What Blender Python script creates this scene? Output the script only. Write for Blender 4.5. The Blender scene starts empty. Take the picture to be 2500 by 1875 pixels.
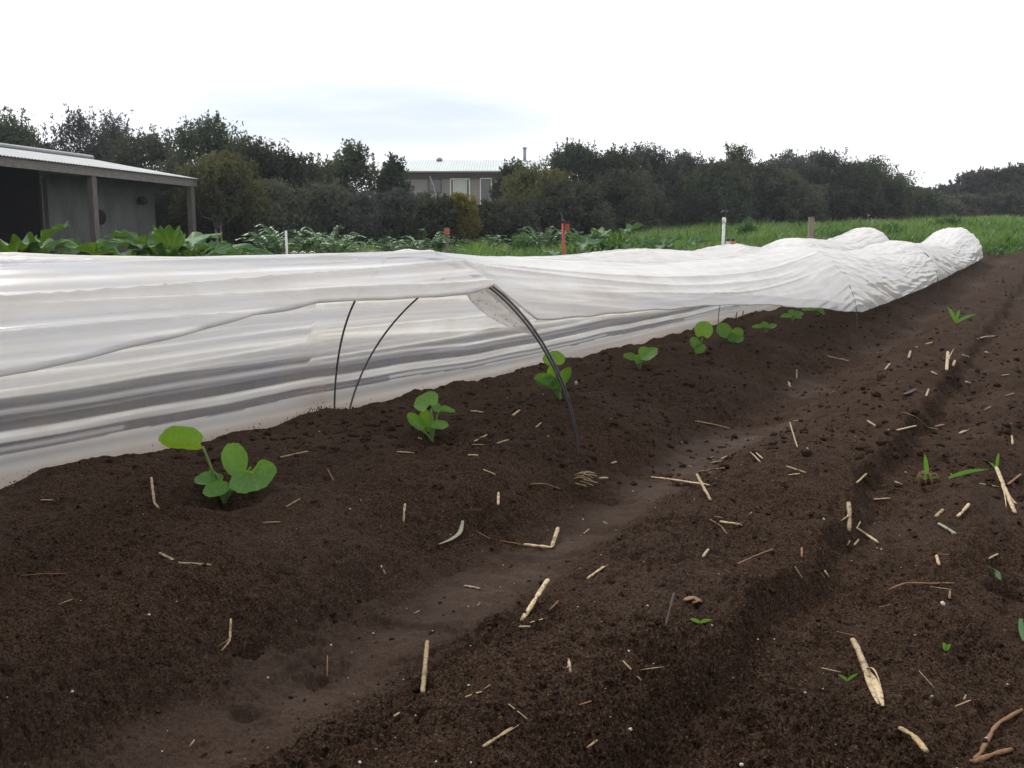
import bpy, math, random
import numpy as np

SC = bpy.context.scene
COL = SC.collection
rnd = random.Random(7)
RN = np.random.default_rng(11)

# ------------------------------------------------------------------ camera
PITCH = math.radians(8.01)
CAM = np.array([0.0, 0.0, 0.52])
FPX = 2260.0                       # focal length in photo pixels (2500 wide)
cam_data = bpy.data.cameras.new("camera")
cam_data.sensor_width = 36.0
cam_data.lens = 36.0 * FPX / 2500.0
cam_data.clip_start = 0.05
cam_data.clip_end = 3000.0
cam = bpy.data.objects.new("camera", cam_data)
cam.location = CAM
cam.rotation_euler = (math.pi / 2 - PITCH, 0, 0)
COL.objects.link(cam)
SC.camera = cam

# ------------------------------------------------------------------ world
SUN_EL, SUN_AZ = math.radians(50), math.radians(-24)      # azimuth clockwise from +Y
world = bpy.data.worlds.new("World")
SC.world = world
world.use_nodes = True
wn, wl = world.node_tree.nodes, world.node_tree.links
wn.clear()
w_out = wn.new("ShaderNodeOutputWorld")
w_bg = wn.new("ShaderNodeBackground")
w_bg.inputs[1].default_value = 0.1
sky = wn.new("ShaderNodeTexSky")
sky.sky_type = 'NISHITA'
sky.sun_disc = False
sky.sun_elevation = SUN_EL
sky.sun_rotation = SUN_AZ
tc = wn.new("ShaderNodeTexCoord")
sep = wn.new("ShaderNodeSeparateXYZ")
wl.new(tc.outputs['Generated'], sep.inputs[0])
# cloud brightness rises towards the zenith (overcast sky)
cr = wn.new("ShaderNodeMapRange")
cr.inputs[1].default_value = 0.0
cr.inputs[2].default_value = 0.9
cr.inputs[3].default_value = 11.8
cr.inputs[4].default_value = 12.8
wl.new(sep.outputs[2], cr.inputs[0])
ccol = wn.new("ShaderNodeCombineColor")
m1 = wn.new("ShaderNodeMath"); m1.operation = 'MULTIPLY'; m1.inputs[1].default_value = 1.03
wl.new(cr.outputs[0], m1.inputs[0])
wl.new(cr.outputs[0], ccol.inputs[0]); wl.new(cr.outputs[0], ccol.inputs[1]); wl.new(m1.outputs[0], ccol.inputs[2])
# gaps in the cloud: long thin streaks of thin cloud, stretched along the horizon
wmap = wn.new("ShaderNodeMapping")
wmap.inputs['Location'].default_value = (0.31, 0.0, 0.13)
wmap.inputs['Rotation'].default_value = (0, math.radians(5), 0)
wmap.inputs['Scale'].default_value = (1.6, 1.6, 11.0)
wl.new(tc.outputs['Generated'], wmap.inputs[0])
wno = wn.new("ShaderNodeTexNoise")
wno.inputs['Scale'].default_value = 1.3
wno.inputs['Detail'].default_value = 5
wl.new(wmap.outputs[0], wno.inputs[0])
# the one clear window in the cloud, a direction above the house
vm = wn.new("ShaderNodeVectorMath"); vm.operation = 'SUBTRACT'
gx, gz = -0.175, 0.140
vm.inputs[1].default_value = (gx, 0.975, gz)
wl.new(tc.outputs['Generated'], vm.inputs[0])
vs = wn.new("ShaderNodeMapping")
vs.inputs['Rotation'].default_value = (0, math.radians(7), 0)
vs.inputs['Scale'].default_value = (3.3, 1.2, 21.0)
wl.new(vm.outputs[0], vs.inputs[0])
vlen = wn.new("ShaderNodeVectorMath"); vlen.operation = 'LENGTH'
wl.new(vs.outputs[0], vlen.inputs[0])
gap = wn.new("ShaderNodeMapRange"); gap.interpolation_type = 'SMOOTHSTEP'
gap.inputs[1].default_value = 0.2; gap.inputs[2].default_value = 1.25
gap.inputs[3].default_value = 1.0; gap.inputs[4].default_value = 0.0
wl.new(vlen.outputs['Value'], gap.inputs[0])
nr = wn.new("ShaderNodeMapRange")
nr.inputs[1].default_value = 0.36; nr.inputs[2].default_value = 0.6
nr.inputs[3].default_value = 0.45; nr.inputs[4].default_value = 1.0
wl.new(wno.outputs[0], nr.inputs[0])
gm = wn.new("ShaderNodeMath"); gm.operation = 'MULTIPLY'
wl.new(gap.outputs[0], gm.inputs[0]); wl.new(nr.outputs[0], gm.inputs[1])
thin = wn.new("ShaderNodeMix"); thin.data_type = 'RGBA'       # blue sky behind a thin veil
thin.inputs[0].default_value = 0.78
wl.new(sky.outputs[0], thin.inputs[6])
thin.inputs[7].default_value = (6.7, 7.6, 9.1, 1)
wmix = wn.new("ShaderNodeMix"); wmix.data_type = 'RGBA'
wl.new(gm.outputs[0], wmix.inputs[0])
wl.new(ccol.outputs[0], wmix.inputs[6])
wl.new(thin.outputs[2], wmix.inputs[7])
dotn = wn.new("ShaderNodeVectorMath"); dotn.operation = 'DOT_PRODUCT'
dotn.inputs[1].default_value = (math.sin(SUN_AZ) * math.cos(SUN_EL), math.cos(SUN_AZ) * math.cos(SUN_EL), math.sin(SUN_EL))
wl.new(tc.outputs['Generated'], dotn.inputs[0])
glow = wn.new("ShaderNodeMapRange")
glow.inputs[1].default_value = -0.6; glow.inputs[2].default_value = 1.0
glow.inputs[3].default_value = 0.66; glow.inputs[4].default_value = 1.2
wl.new(dotn.outputs['Value'], glow.inputs[0])
wsc = wn.new("ShaderNodeVectorMath"); wsc.operation = 'SCALE'
wl.new(wmix.outputs[2], wsc.inputs[0]); wl.new(glow.outputs[0], wsc.inputs['Scale'])
wl.new(wsc.outputs[0], w_bg.inputs[0])
wl.new(w_bg.outputs[0], w_out.inputs[0])

# ------------------------------------------------------------------ sun behind cloud
sun_data = bpy.data.lights.new("sun", 'SUN')
sun_data.energy = 2.7
sun_data.angle = math.radians(15)
sun_data.color = (1.0, 0.96, 0.9)
sun = bpy.data.objects.new("sun", sun_data)
sun.rotation_euler = (math.pi / 2 - SUN_EL, 0, math.pi - SUN_AZ)
COL.objects.link(sun)
sun.location = (10, 20, 30)

SC.view_settings.view_transform = 'Standard'
SC.view_settings.look = 'None'
SC.view_settings.exposure = 0.0
SC.view_settings.gamma = 1.0
SC.render.engine = 'CYCLES'
SC.cycles.use_denoising = True
SC.cycles.transparent_max_bounces = 20
SC.cycles.max_bounces = 12
SC.cycles.diffuse_bounces = 8
SC.cycles.sample_clamp_indirect = 6.0

# ------------------------------------------------------------------ helpers
def tag(o, label=None, cat=None, group=None, kind=None):
    if label: o['label'] = label
    if cat: o['category'] = cat
    if group: o['group'] = group
    if kind: o['kind'] = kind
    return o

def empty(name, loc, label, cat, group=None):
    o = bpy.data.objects.new(name, None)
    o.empty_display_size = 0.1
    o.location = loc
    COL.objects.link(o)
    return tag(o, label, cat, group)

class MB:
    """collects pieces, then links them as ONE mesh object"""
    def __init__(self):
        self.V, self.F, self.A, self.n = [], [], {}, 0
    def add(self, V, F, **attr):
        V = np.asarray(V, dtype=np.float64).reshape(-1, 3)
        for f in (F if isinstance(F, list) else [F]):
            f = np.asarray(f, dtype=np.int64)
            if f.size: self.F.append(f + self.n)
        for k in set(self.A) | set(attr):
            if k not in self.A:
                self.A[k] = [np.zeros(self.n)]
            a = attr.get(k, 0.0)
            self.A[k].append(np.broadcast_to(np.asarray(a, dtype=np.float64), (len(V),)))
        self.V.append(V)
        self.n += len(V)
        return self
    def build(self, name, mat, parent=None, origin=(0, 0, 0), smooth=True):
        V = np.concatenate(self.V) - np.asarray(origin)
        me = bpy.data.meshes.new(name)
        starts, loops, off = [], [], 0
        for f in self.F:
            k = f.shape[1]
            starts.append(off + np.arange(len(f)) * k)
            loops.append(f.ravel())
            off += f.size
        starts = np.concatenate(starts); loops = np.concatenate(loops)
        me.vertices.add(len(V)); me.loops.add(len(loops)); me.polygons.add(len(starts))
        me.vertices.foreach_set("co", V.astype(np.float32).ravel())
        me.loops.foreach_set("vertex_index", loops.astype(np.int32))
        me.polygons.foreach_set("loop_start", starts.astype(np.int32))
        me.polygons.foreach_set("use_smooth", np.full(len(starts), smooth, dtype=bool))
        me.update(calc_edges=True)
        me.validate()
        for k, arrs in self.A.items():
            at = me.attributes.new(k, 'FLOAT', 'POINT')
            at.data.foreach_set("value", np.concatenate(arrs).astype(np.float32))
        if isinstance(mat, (list, tuple)):
            for m in mat: me.materials.append(m)
        else:
            me.materials.append(mat)
        o = bpy.data.objects.new(name, me)
        COL.objects.link(o)
        if parent is not None:
            o.parent = parent
        else:
            o.location = origin
        return o

def unit(v):
    v = np.asarray(v, float)
    return v / (np.linalg.norm(v) + 1e-12)

def tube(pts, rad, sides=8, flat=1.0, cap=True, up=(0, 0, 1)):
    P = np.asarray(pts, float); n = len(P)
    R = np.broadcast_to(np.asarray(rad, float), (n,))
    T = np.gradient(P, axis=0)
    T /= np.linalg.norm(T, axis=1)[:, None] + 1e-12
    a = np.asarray(up, float)
    if abs(np.dot(unit(P[-1] - P[0]), a)) > 0.92: a = np.array([0.37, 0.9, 0.21])
    Nn = np.cross(T, a); Nn /= np.linalg.norm(Nn, axis=1)[:, None] + 1e-12
    B = np.cross(Nn, T)
    an = np.linspace(0, 2 * math.pi, sides, endpoint=False)
    V = (P[:, None, :] + R[:, None, None] * (np.cos(an)[None, :, None] * Nn[:, None, :] + flat * np.sin(an)[None, :, None] * B[:, None, :])).reshape(-1, 3)
    i = np.arange(n - 1)[:, None] * sides; j = np.arange(sides)[None, :]; j2 = (j + 1) % sides
    F = np.stack([i + j, i + j2, i + sides + j2, i + sides + j], -1).reshape(-1, 4)
    out = [F]
    if cap:
        V = np.concatenate([V, P[:1], P[-1:]])
        c0, c1 = n * sides, n * sides + 1
        jj = np.arange(sides); jn = (jj + 1) % sides
        out.append(np.stack([jn, jj, np.full(sides, c0)], -1))
        b = (n - 1) * sides
        out.append(np.stack([b + jj, b + jn, np.full(sides, c1)], -1))
    return V, out

def box(c, size, ax=None):
    c = np.asarray(c, float); h = np.asarray(size, float) / 2
    ax = np.eye(3) if ax is None else np.asarray(ax, float)
    s = np.array([[x, y, z] for x in (-1, 1) for y in (-1, 1) for z in (-1, 1)], float) * h
    V = c + s @ ax
    F = np.array([[0, 1, 3, 2], [4, 6, 7, 5], [0, 4, 5, 1], [2, 3, 7, 6], [0, 2, 6, 4], [1, 5, 7, 3]])
    return V, F

def grid_faces(nr, nc, wrap=False):
    i = np.arange(nr - 1)[:, None]; j = np.arange(nc if wrap else nc - 1)[None, :]
    j2 = (j + 1) % nc
    return np.stack([i * nc + j, i * nc + j2, (i + 1) * nc + j2, (i + 1) * nc + j], -1).reshape(-1, 4)

def smooth01(x, a, b):
    t = np.clip((np.asarray(x, float) - a) / (b - a), 0, 1)
    return t * t * (3 - 2 * t)

# gradient noise, vectorised
def _h(ix, iy, seed):
    h = (ix.astype(np.uint32) * np.uint32(374761393) + iy.astype(np.uint32) * np.uint32(668265263) + np.uint32(seed * 2246822519 & 0xffffffff))
    h = (h ^ (h >> np.uint32(13))) * np.uint32(1274126177)
    h = h ^ (h >> np.uint32(16))
    return (h & np.uint32(0xffff)).astype(np.float32) * np.float32(2 * math.pi / 65536)

def gn(x, y, seed=0):
    x = np.asarray(x, float); y = np.asarray(y, float)
    x, y = np.broadcast_arrays(x, y)
    xi = np.floor(x); yi = np.floor(y)
    fx = (x - xi).astype(np.float32); fy = (y - yi).astype(np.float32)
    ix = xi.astype(np.int64); iy = yi.astype(np.int64)
    u = fx * fx * fx * (fx * (fx * 6 - 15) + 10); v = fy * fy * fy * (fy * (fy * 6 - 15) + 10)
    def g(dx, dy):
        a = _h((ix + dx) & 0xffffffff, (iy + dy) & 0xffffffff, seed)
        return np.cos(a) * (fx - dx) + np.sin(a) * (fy - dy)
    a = g(0, 0) * (1 - u) + g(1, 0) * u
    b = g(0, 1) * (1 - u) + g(1, 1) * u
    return ((a * (1 - v) + b * v) * 1.5).astype(np.float64)

# ------------------------------------------------------------------ photo geometry (only used to find where things stand)
FWD = np.array([0, math.cos(PITCH), -math.sin(PITCH)])
UPV = np.array([0, math.sin(PITCH), math.cos(PITCH)])
RGT = np.array([1.0, 0, 0])
def ray(px, py):
    return FWD + (px - 1250) / FPX * RGT + (937.5 - py) / FPX * UPV
def at_depth(px, py, D):
    d = ray(px, py)
    return CAM + d * (D / d[1])

# ------------------------------------------------------------------ terrain
ROW = math.radians(30.3)
DV = np.array([math.sin(ROW), math.cos(ROW)])
LV = np.array([-math.cos(ROW), math.sin(ROW)])
def xy(s, L):
    return s * DV[0] + L * LV[0], s * DV[1] + L * LV[1]
def sl(x, y):
    return x * DV[0] + y * DV[1], x * LV[0] + y * LV[1]

TD = np.array([0, 2.4, 6, 10, 15, 20, 26, 32, 38, 45, 60, 80, 120, 300, 900])
TZ = np.array([
    [0, 0, 0.00, 0.02, 0.08, 0.20, 0.45, 0.60, 0.80, 1.1, 1.9, 3.0, 4.0, 5, 6],
    [0, 0, 0.00, 0.03, 0.12, 0.30, 0.55, 0.75, 1.00, 1.4, 2.3, 3.2, 4.2, 5, 6],
    [0, 0, 0.03, 0.07, 0.25, 0.50, 0.90, 1.25, 1.55, 1.8, 2.4, 3.3, 4.2, 5, 6],
    [0, 0, 0.06, 0.13, 0.36, 0.75, 1.20, 1.50, 1.80, 2.1, 2.6, 3.4, 4.2, 5, 6]])
TA = np.array([0.2, 0.5, 0.7, 0.95])
def terrain(x, y):
    D = np.clip(y, 0, 900)
    a = np.clip(x / np.maximum(y, 0.3) * (FPX / 2500) + 0.5, 0.2, 0.95)
    z = [0, 0, 0, 0]
    for k in range(4):
        z[k] = (np.interp(D * 0.9, TD, TZ[k]) + np.interp(D, TD, TZ[k]) * 2 + np.interp(D * 1.1, TD, TZ[k])) / 4
    t = np.clip((a - TA[0]) / (TA[1] - TA[0]), 0, 1); r = z[0] * (1 - t) + z[1] * t
    t = np.clip((a - TA[1]) / (TA[2] - TA[1]), 0, 1); r = r * (1 - t) + z[2] * t
    t = np.clip((a - TA[2]) / (TA[3] - TA[2]), 0, 1); r = r * (1 - t) + z[3] * t
    return r

PL = np.array([-9, -2.6, -2.2, -1.8, -1.4, -0.7, -0.45, -0.2, 0.02, 0.14, 0.26, 0.335, 0.382, 0.56, 0.64, 0.79, 0.90, 0.97, 1.09, 1.24, 1.5, 1.86, 2.0, 2.08, 2.2, 2.55, 2.68, 2.8, 3.6, 3.8, 4.1, 9])
PZ = np.array([0, 0, -.03, -.09, -.03, 0, -.055, -.02, -.07, -.040, -.064, -.062, -.006, .004, -.014, -.082, -.094, -.086, -.030, 0, .012, .002, .012, -.012, -.06, -.06, -.02, 0, 0, -.04, -.02, 0])
def prof(L):
    i = np.clip(np.searchsorted(PL, L) - 1, 0, len(PL) - 2)
    t = np.clip((L - PL[i]) / (PL[i + 1] - PL[i]), 0, 1)
    t = t * t * (3 - 2 * t) * 0.6 + t * 0.4
    return PZ[i] * (1 - t) + PZ[i + 1] * t

PITS = []       # planting hollows: (x, y, radius, depth)
def soilness(x, y):
    s, L = sl(x, y)
    m = smooth01(L, 5.0, 4.2) * smooth01(s, 21.0, 19.2 + 0 * s)
    return m

def ground(x, y, spacing=0.0):
    x = np.asarray(x, float); y = np.asarray(y, float)
    s, L = sl(x, y)
    r = np.hypot(x, y)
    soil = soilness(x, y)
    Lw = L + 0.035 * gn(s * 0.9, L * 0.8, 3) + 0.026 * gn(s * 3.1, L * 2, 4) + 0.020 * gn(s * 9, L * 7, 5)
    z = terrain(x, y) + soil * prof(Lw)
    floor = smooth01(Lw, 0.71, 0.84) * smooth01(Lw, 1.06, 0.95)
    floor = floor * smooth01(gn(s * 1.3 + 9, L * 2, 6) + .3 * gn(s * 6, L * 6, 54), -0.12, 0.42)
    bed = smooth01(Lw, 1.12, 1.25)
    rough = soil * (1 - 0.75 * floor) * (1 - 0.25 * bed) + (1 - soil) * 0.5
    near = smooth01(r, 26, 9)
    z = z + 0.016 * gn(x * 2.3, y * 2.3, 7) * (0.4 + 0.6 * soil) * (1 - .5 * floor)
    z = z + rough * (0.016 + .008 * smooth01(r, 2.5, 5)) * gn(x * 6.1, y * 6.1, 8) * near
    # clods: billowed noise, rounded lumps with sharp crevices
    shoulder = smooth01(np.abs(Lw - 1.07), 0.12, 0.02) + 0.8 * smooth01(np.abs(Lw - 0.37), 0.08, 0.02) + 0.5 * smooth01(np.abs(Lw - 0.70), 0.08, 0.02)
    patch = 0.6 + 0.7 * smooth01(gn(x * 3.3, y * 3.3, 12), -0.2, 0.35)
    am = rough * (patch + 0.4 * shoulder)
    for k, (fr, amp) in enumerate(((14, .0058 * (1 + .9 * smooth01(r, 2.5, 6))), (29, .0052 * (1 + .9 * smooth01(r, 2.5, 6))), (60, .0054), (125, .0050), (260, .0034))):
        fade = np.clip(1.7 - 3.4 * spacing * fr, 0, 1) if np.ndim(spacing) or spacing > 0 else 1.0
        z = z + am * amp * fade * (np.abs(gn(x * fr + 3 * k, y * fr - 7 * k, 20 + k)) * 1.7 - 0.45)
    z = z - am * near * .010 * smooth01(gn(x * 2.3, y * 2.3, 53), -.1, .4) * smooth01(gn(x * 19, y * 19, 51), .30, .62) - rough * near * .006 * smooth01(gn(x * 42, y * 42, 52), .34, .6)
    # ripple and scrape marks left across the compacted furrow floor
    fl = floor * near
    z = z + fl * 0.009 * gn(s * 17 + 3 * gn(s * 2, L * 3, 31), L * 5, 30) + fl * .0015 * gn(x * 150, y * 150, 33)
    z = z - fl * 0.010 * smooth01(gn(s * 10 + 2.0 * L, L * 3.2, 32), 0.34, 0.6)
    for (px, py, pr, pd) in PITS:
        d2 = ((x - px) ** 2 + (y - py) ** 2) / (pr * pr)
        z = z - pd * np.exp(-d2 * 1.4) + 0.4 * pd * np.exp(-(np.sqrt(d2) - 1.35) ** 2 * 5)
    return z

def gz(x, y):
    return float(ground(np.array([x]), np.array([y]))[0])

def hit(px, py, tmax=60.0):
    """the ground point seen at a photo pixel"""
    d = ray(px, py)
    t = np.concatenate([np.linspace(0.5, 8, 2600), np.linspace(8.01, tmax, 2400)])
    P = CAM[None] + t[:, None] * d[None]
    below = P[:, 2] - ground(P[:, 0], P[:, 1])
    k = np.argmax(below < 0)
    if below[k] >= 0: k = len(t) - 1
    return P[k]

# ------------------------------------------------------------------ materials
def mat(name):
    m = bpy.data.materials.new(name); m.use_nodes = True
    nt = m.node_tree; nt.nodes.clear()
    out = nt.nodes.new("ShaderNodeOutputMaterial")
    return m, nt, nt.nodes, nt.links, out

def N(nt, typ, **kw):
    n = nt.nodes.new(typ)
    for k, v in kw.items():
        if isinstance(k, str) and k.startswith('i_'):
            n.inputs[k[2:].replace('_', ' ')].default_value = v
        else: setattr(n, k, v)
    return n

def simple(name, col, rough=0.7, metal=0.0, var=0.25, scale=12.0, bump=0.0, stretch=(1, 1, 1), spec=0.4, col2=None):
    m, nt, nd, lk, out = mat(name)
    b = N(nt, "ShaderNodeBsdfPrincipled")
    b.inputs['Roughness'].default_value = rough
    b.inputs['Metallic'].default_value = metal
    b.inputs['Specular IOR Level'].default_value = spec
    co = N(nt, "ShaderNodeTexCoord"); mp = N(nt, "ShaderNodeMapping")
    mp.inputs['Scale'].default_value = stretch
    lk.new(co.outputs['Object'], mp.inputs[0])
    no = N(nt, "ShaderNodeTexNoise"); no.inputs['Scale'].default_value = scale; no.inputs['Detail'].default_value = 6
    no.inputs['Roughness'].default_value = 0.65
    lk.new(mp.outputs[0], no.inputs[0])
    rp = N(nt, "ShaderNodeMapRange"); rp.inputs[1].default_value = 0.3; rp.inputs[2].default_value = 0.7
    lk.new(no.outputs[0], rp.inputs[0])
    mx = N(nt, "ShaderNodeMix", data_type='RGBA')
    lo = tuple(c * (1 - var) for c in col) if col2 is None else col2
    hi = tuple(c * (1 + var) for c in col) if col2 is None else col
    mx.inputs[6].default_value = (*lo, 1); mx.inputs[7].default_value = (*hi, 1)
    lk.new(rp.outputs[0], mx.inputs[0])
    lk.new(mx.outputs[2], b.inputs['Base Color'])
    if bump:
        bp = N(nt, "ShaderNodeBump"); bp.inputs['Strength'].default_value = bump; bp.inputs['Distance'].default_value = 0.01
        lk.new(no.outputs[0], bp.inputs['Height']); lk.new(bp.outputs[0], b.inputs['Normal'])
    lk.new(b.outputs[0], out.inputs[0])
    return m

def strawmat(name, hi, lo):
    m, nt, nd, lk, out = mat(name)
    co = N(nt, "ShaderNodeTexCoord")
    def noise(sc, a, b, det=4):
        n = N(nt, "ShaderNodeTexNoise"); n.inputs['Scale'].default_value = sc; n.inputs['Detail'].default_value = det
        lk.new(co.outputs['Object'], n.inputs[0])
        r = N(nt, "ShaderNodeMapRange"); r.inputs[1].default_value = a; r.inputs[2].default_value = b; lk.new(n.outputs[0], r.inputs[0]); return r.outputs[0], n.outputs[0]
    inf = N(nt, "ShaderNodeObjectInfo")
    f1, h = noise(240, .35, .65)
    f2, _ = noise(75, .52, .68, 6)
    c = N(nt, "ShaderNodeMix", data_type='RGBA'); c.inputs[6].default_value = (*lo, 1); c.inputs[7].default_value = (*hi, 1); lk.new(f1, c.inputs[0])
    v = N(nt, "ShaderNodeMapRange"); v.inputs[3].default_value = .5; v.inputs[4].default_value = 1.12; lk.new(inf.outputs['Random'], v.inputs[0])
    c2 = N(nt, "ShaderNodeMix", data_type='RGBA', blend_type='MULTIPLY'); c2.inputs[0].default_value = 1; lk.new(c.outputs[2], c2.inputs[6]); lk.new(v.outputs[0], c2.inputs[7])
    c3 = N(nt, "ShaderNodeMix", data_type='RGBA'); c3.inputs[7].default_value = (.06, .036, .022, 1); lk.new(c2.outputs[2], c3.inputs[6])
    k = N(nt, "ShaderNodeMath", operation='MULTIPLY'); k.inputs[1].default_value = .85; lk.new(f2, k.inputs[0]); lk.new(k.outputs[0], c3.inputs[0])
    b = N(nt, "ShaderNodeBsdfPrincipled"); b.inputs['Roughness'].default_value = .55; b.inputs['Specular IOR Level'].default_value = .3
    lk.new(c3.outputs[2], b.inputs['Base Color'])
    bp = N(nt, "ShaderNodeBump"); bp.inputs['Strength'].default_value = .4; bp.inputs['Distance'].default_value = .003; lk.new(h, bp.inputs['Height']); lk.new(bp.outputs[0], b.inputs['Normal'])
    lk.new(b.outputs[0], out.inputs[0]); return m

def leafmat(name, lo, hi, trans=0.35, tcol=None, rough=0.5, spec=0.3, vein=None):
    """colour runs lo..hi with the 'tint' attribute; part of the light passes through"""
    m, nt, nd, lk, out = mat(name)
    at = N(nt, "ShaderNodeAttribute", attribute_name='tint')
    mx = N(nt, "ShaderNodeMix", data_type='RGBA')
    mx.inputs[6].default_value = (*lo, 1); mx.inputs[7].default_value = (*hi, 1)
    lk.new(at.outputs['Fac'], mx.inputs[0])
    colr = mx.outputs[2]
    if vein:
        av = N(nt, "ShaderNodeAttribute", attribute_name='vein')
        no = N(nt, "ShaderNodeTexNoise"); no.inputs['Scale'].default_value = 160; no.inputs['Detail'].default_value = 3
        co = N(nt, "ShaderNodeTexCoord"); lk.new(co.outputs['Object'], no.inputs[0])
        mv = N(nt, "ShaderNodeMix", data_type='RGBA'); mv.inputs[7].default_value = (*vein, 1)
        ml = N(nt, "ShaderNodeMath", operation='MULTIPLY'); ml.inputs[1].default_value = 0.55
        lk.new(av.outputs['Fac'], ml.inputs[0]); lk.new(ml.outputs[0], mv.inputs[0]); lk.new(colr, mv.inputs[6])
        mn = N(nt, "ShaderNodeMix", data_type='RGBA', blend_type='MULTIPLY'); mn.inputs[0].default_value = 0.6
        rg = N(nt, "ShaderNodeMapRange"); rg.inputs[3].default_value = 0.55; rg.inputs[4].default_value = 1.35
        lk.new(no.outputs[0], rg.inputs[0]); lk.new(mv.outputs[2], mn.inputs[6]); lk.new(rg.outputs[0], mn.inputs[7])
        colr = mn.outputs[2]
    b = N(nt, "ShaderNodeBsdfPrincipled"); b.inputs['Roughness'].default_value = rough; b.inputs['Specular IOR Level'].default_value = spec
    lk.new(colr, b.inputs['Base Color'])
    t = N(nt, "ShaderNodeBsdfTranslucent")
    if tcol:
        mt = N(nt, "ShaderNodeMix", data_type='RGBA', blend_type='MULTIPLY'); mt.inputs[0].default_value = 1
        mt.inputs[7].default_value = (*tcol, 1); lk.new(colr, mt.inputs[6]); lk.new(mt.outputs[2], t.inputs[0])
    else:
        lk.new(colr, t.inputs[0])
    ms = N(nt, "ShaderNodeMixShader"); ms.inputs[0].default_value = trans
    lk.new(b.outputs[0], ms.inputs[1]); lk.new(t.outputs[0], ms.inputs[2]); lk.new(ms.outputs[0], out.inputs[0])
    return m

def soil_material():
    m, nt, nd, lk, out = mat("soil")
    co = N(nt, "ShaderNodeTexCoord")
    def noise(sc, det=5, rg=0.6):
        n = N(nt, "ShaderNodeTexNoise"); n.inputs['Scale'].default_value = sc; n.inputs['Detail'].default_value = det
        n.inputs['Roughness'].default_value = rg
        lk.new(co.outputs['Object'], n.inputs[0]); return n.outputs[0]
    def rng(x, a, b, c=0.0, d=1.0):
        r = N(nt, "ShaderNodeMapRange"); r.inputs[1].default_value = a; r.inputs[2].default_value = b
        r.inputs[3].default_value = c; r.inputs[4].default_value = d; lk.new(x, r.inputs[0]); return r.outputs[0]
    def mix(f, a, b, bt='MIX'):
        x = N(nt, "ShaderNodeMix", data_type='RGBA', blend_type=bt)
        if hasattr(f, 'node'): lk.new(f, x.inputs[0])
        else: x.inputs[0].default_value = f
        for v, i in ((a, 6), (b, 7)):
            if hasattr(v, 'node'): lk.new(v, x.inputs[i])
            else: x.inputs[i].default_value = (*v, 1)
        return x.outputs[2]
    a_dry = N(nt, "ShaderNodeAttribute", attribute_name='dry').outputs['Fac']
    a_soil = N(nt, "ShaderNodeAttribute", attribute_name='soil').outputs['Fac']
    a_yel = N(nt, "ShaderNodeAttribute", attribute_name='pasture').outputs['Fac']
    c = mix(rng(noise(2.2, 6), .35, .68), (.0275, .0146, .0084), (.053, .0305, .0182))
    c = mix(rng(noise(45, 5), .42, .68), c, (.060, .038, .026))
    c = mix(rng(noise(150, 3), .50, .68), c, (.012, .0075, .0055))
    c = mix(rng(noise(330, 2), .38, .53, 1, 0), c, (.007, .0045, .003))  # near-black flecks paint the shade of tiny pits into the soil colour
    c = mix(rng(noise(260, 2), .58, .68), c, (.095, .062, .043))
    c = mix(rng(noise(520, 2), .66, .74), c, (.10, .07, .05))
    c = mix(rng(noise(16, 6, .7), .56, .70, 0, .8), c, (.017, .0105, .0078))
    c = mix(a_dry, c, mix(rng(noise(7, 5), .3, .7), (.046, .031, .0235), (.074, .052, .041)))
    g = mix(rng(noise(1.3, 5), .35, .65), (.035, .05, .018), (.06, .075, .028))
    g = mix(a_yel, g, (.17, .17, .05))
    c = mix(a_soil, g, c)
    b = N(nt, "ShaderNodeBsdfPrincipled"); lk.new(c, b.inputs['Base Color'])
    b.inputs['Specular IOR Level'].default_value = 0.04
    lk.new(rng(a_dry, 0, 1, .92, .62), b.inputs['Roughness'])
    bp = N(nt, "ShaderNodeBump"); bp.inputs['Strength'].default_value = 0.8; bp.inputs['Distance'].default_value = 0.005
    lk.new(noise(420, 4, .7), bp.inputs['Height']); lk.new(bp.outputs[0], b.inputs['Normal'])
    lk.new(b.outputs[0], out.inputs[0])
    return m

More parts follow.
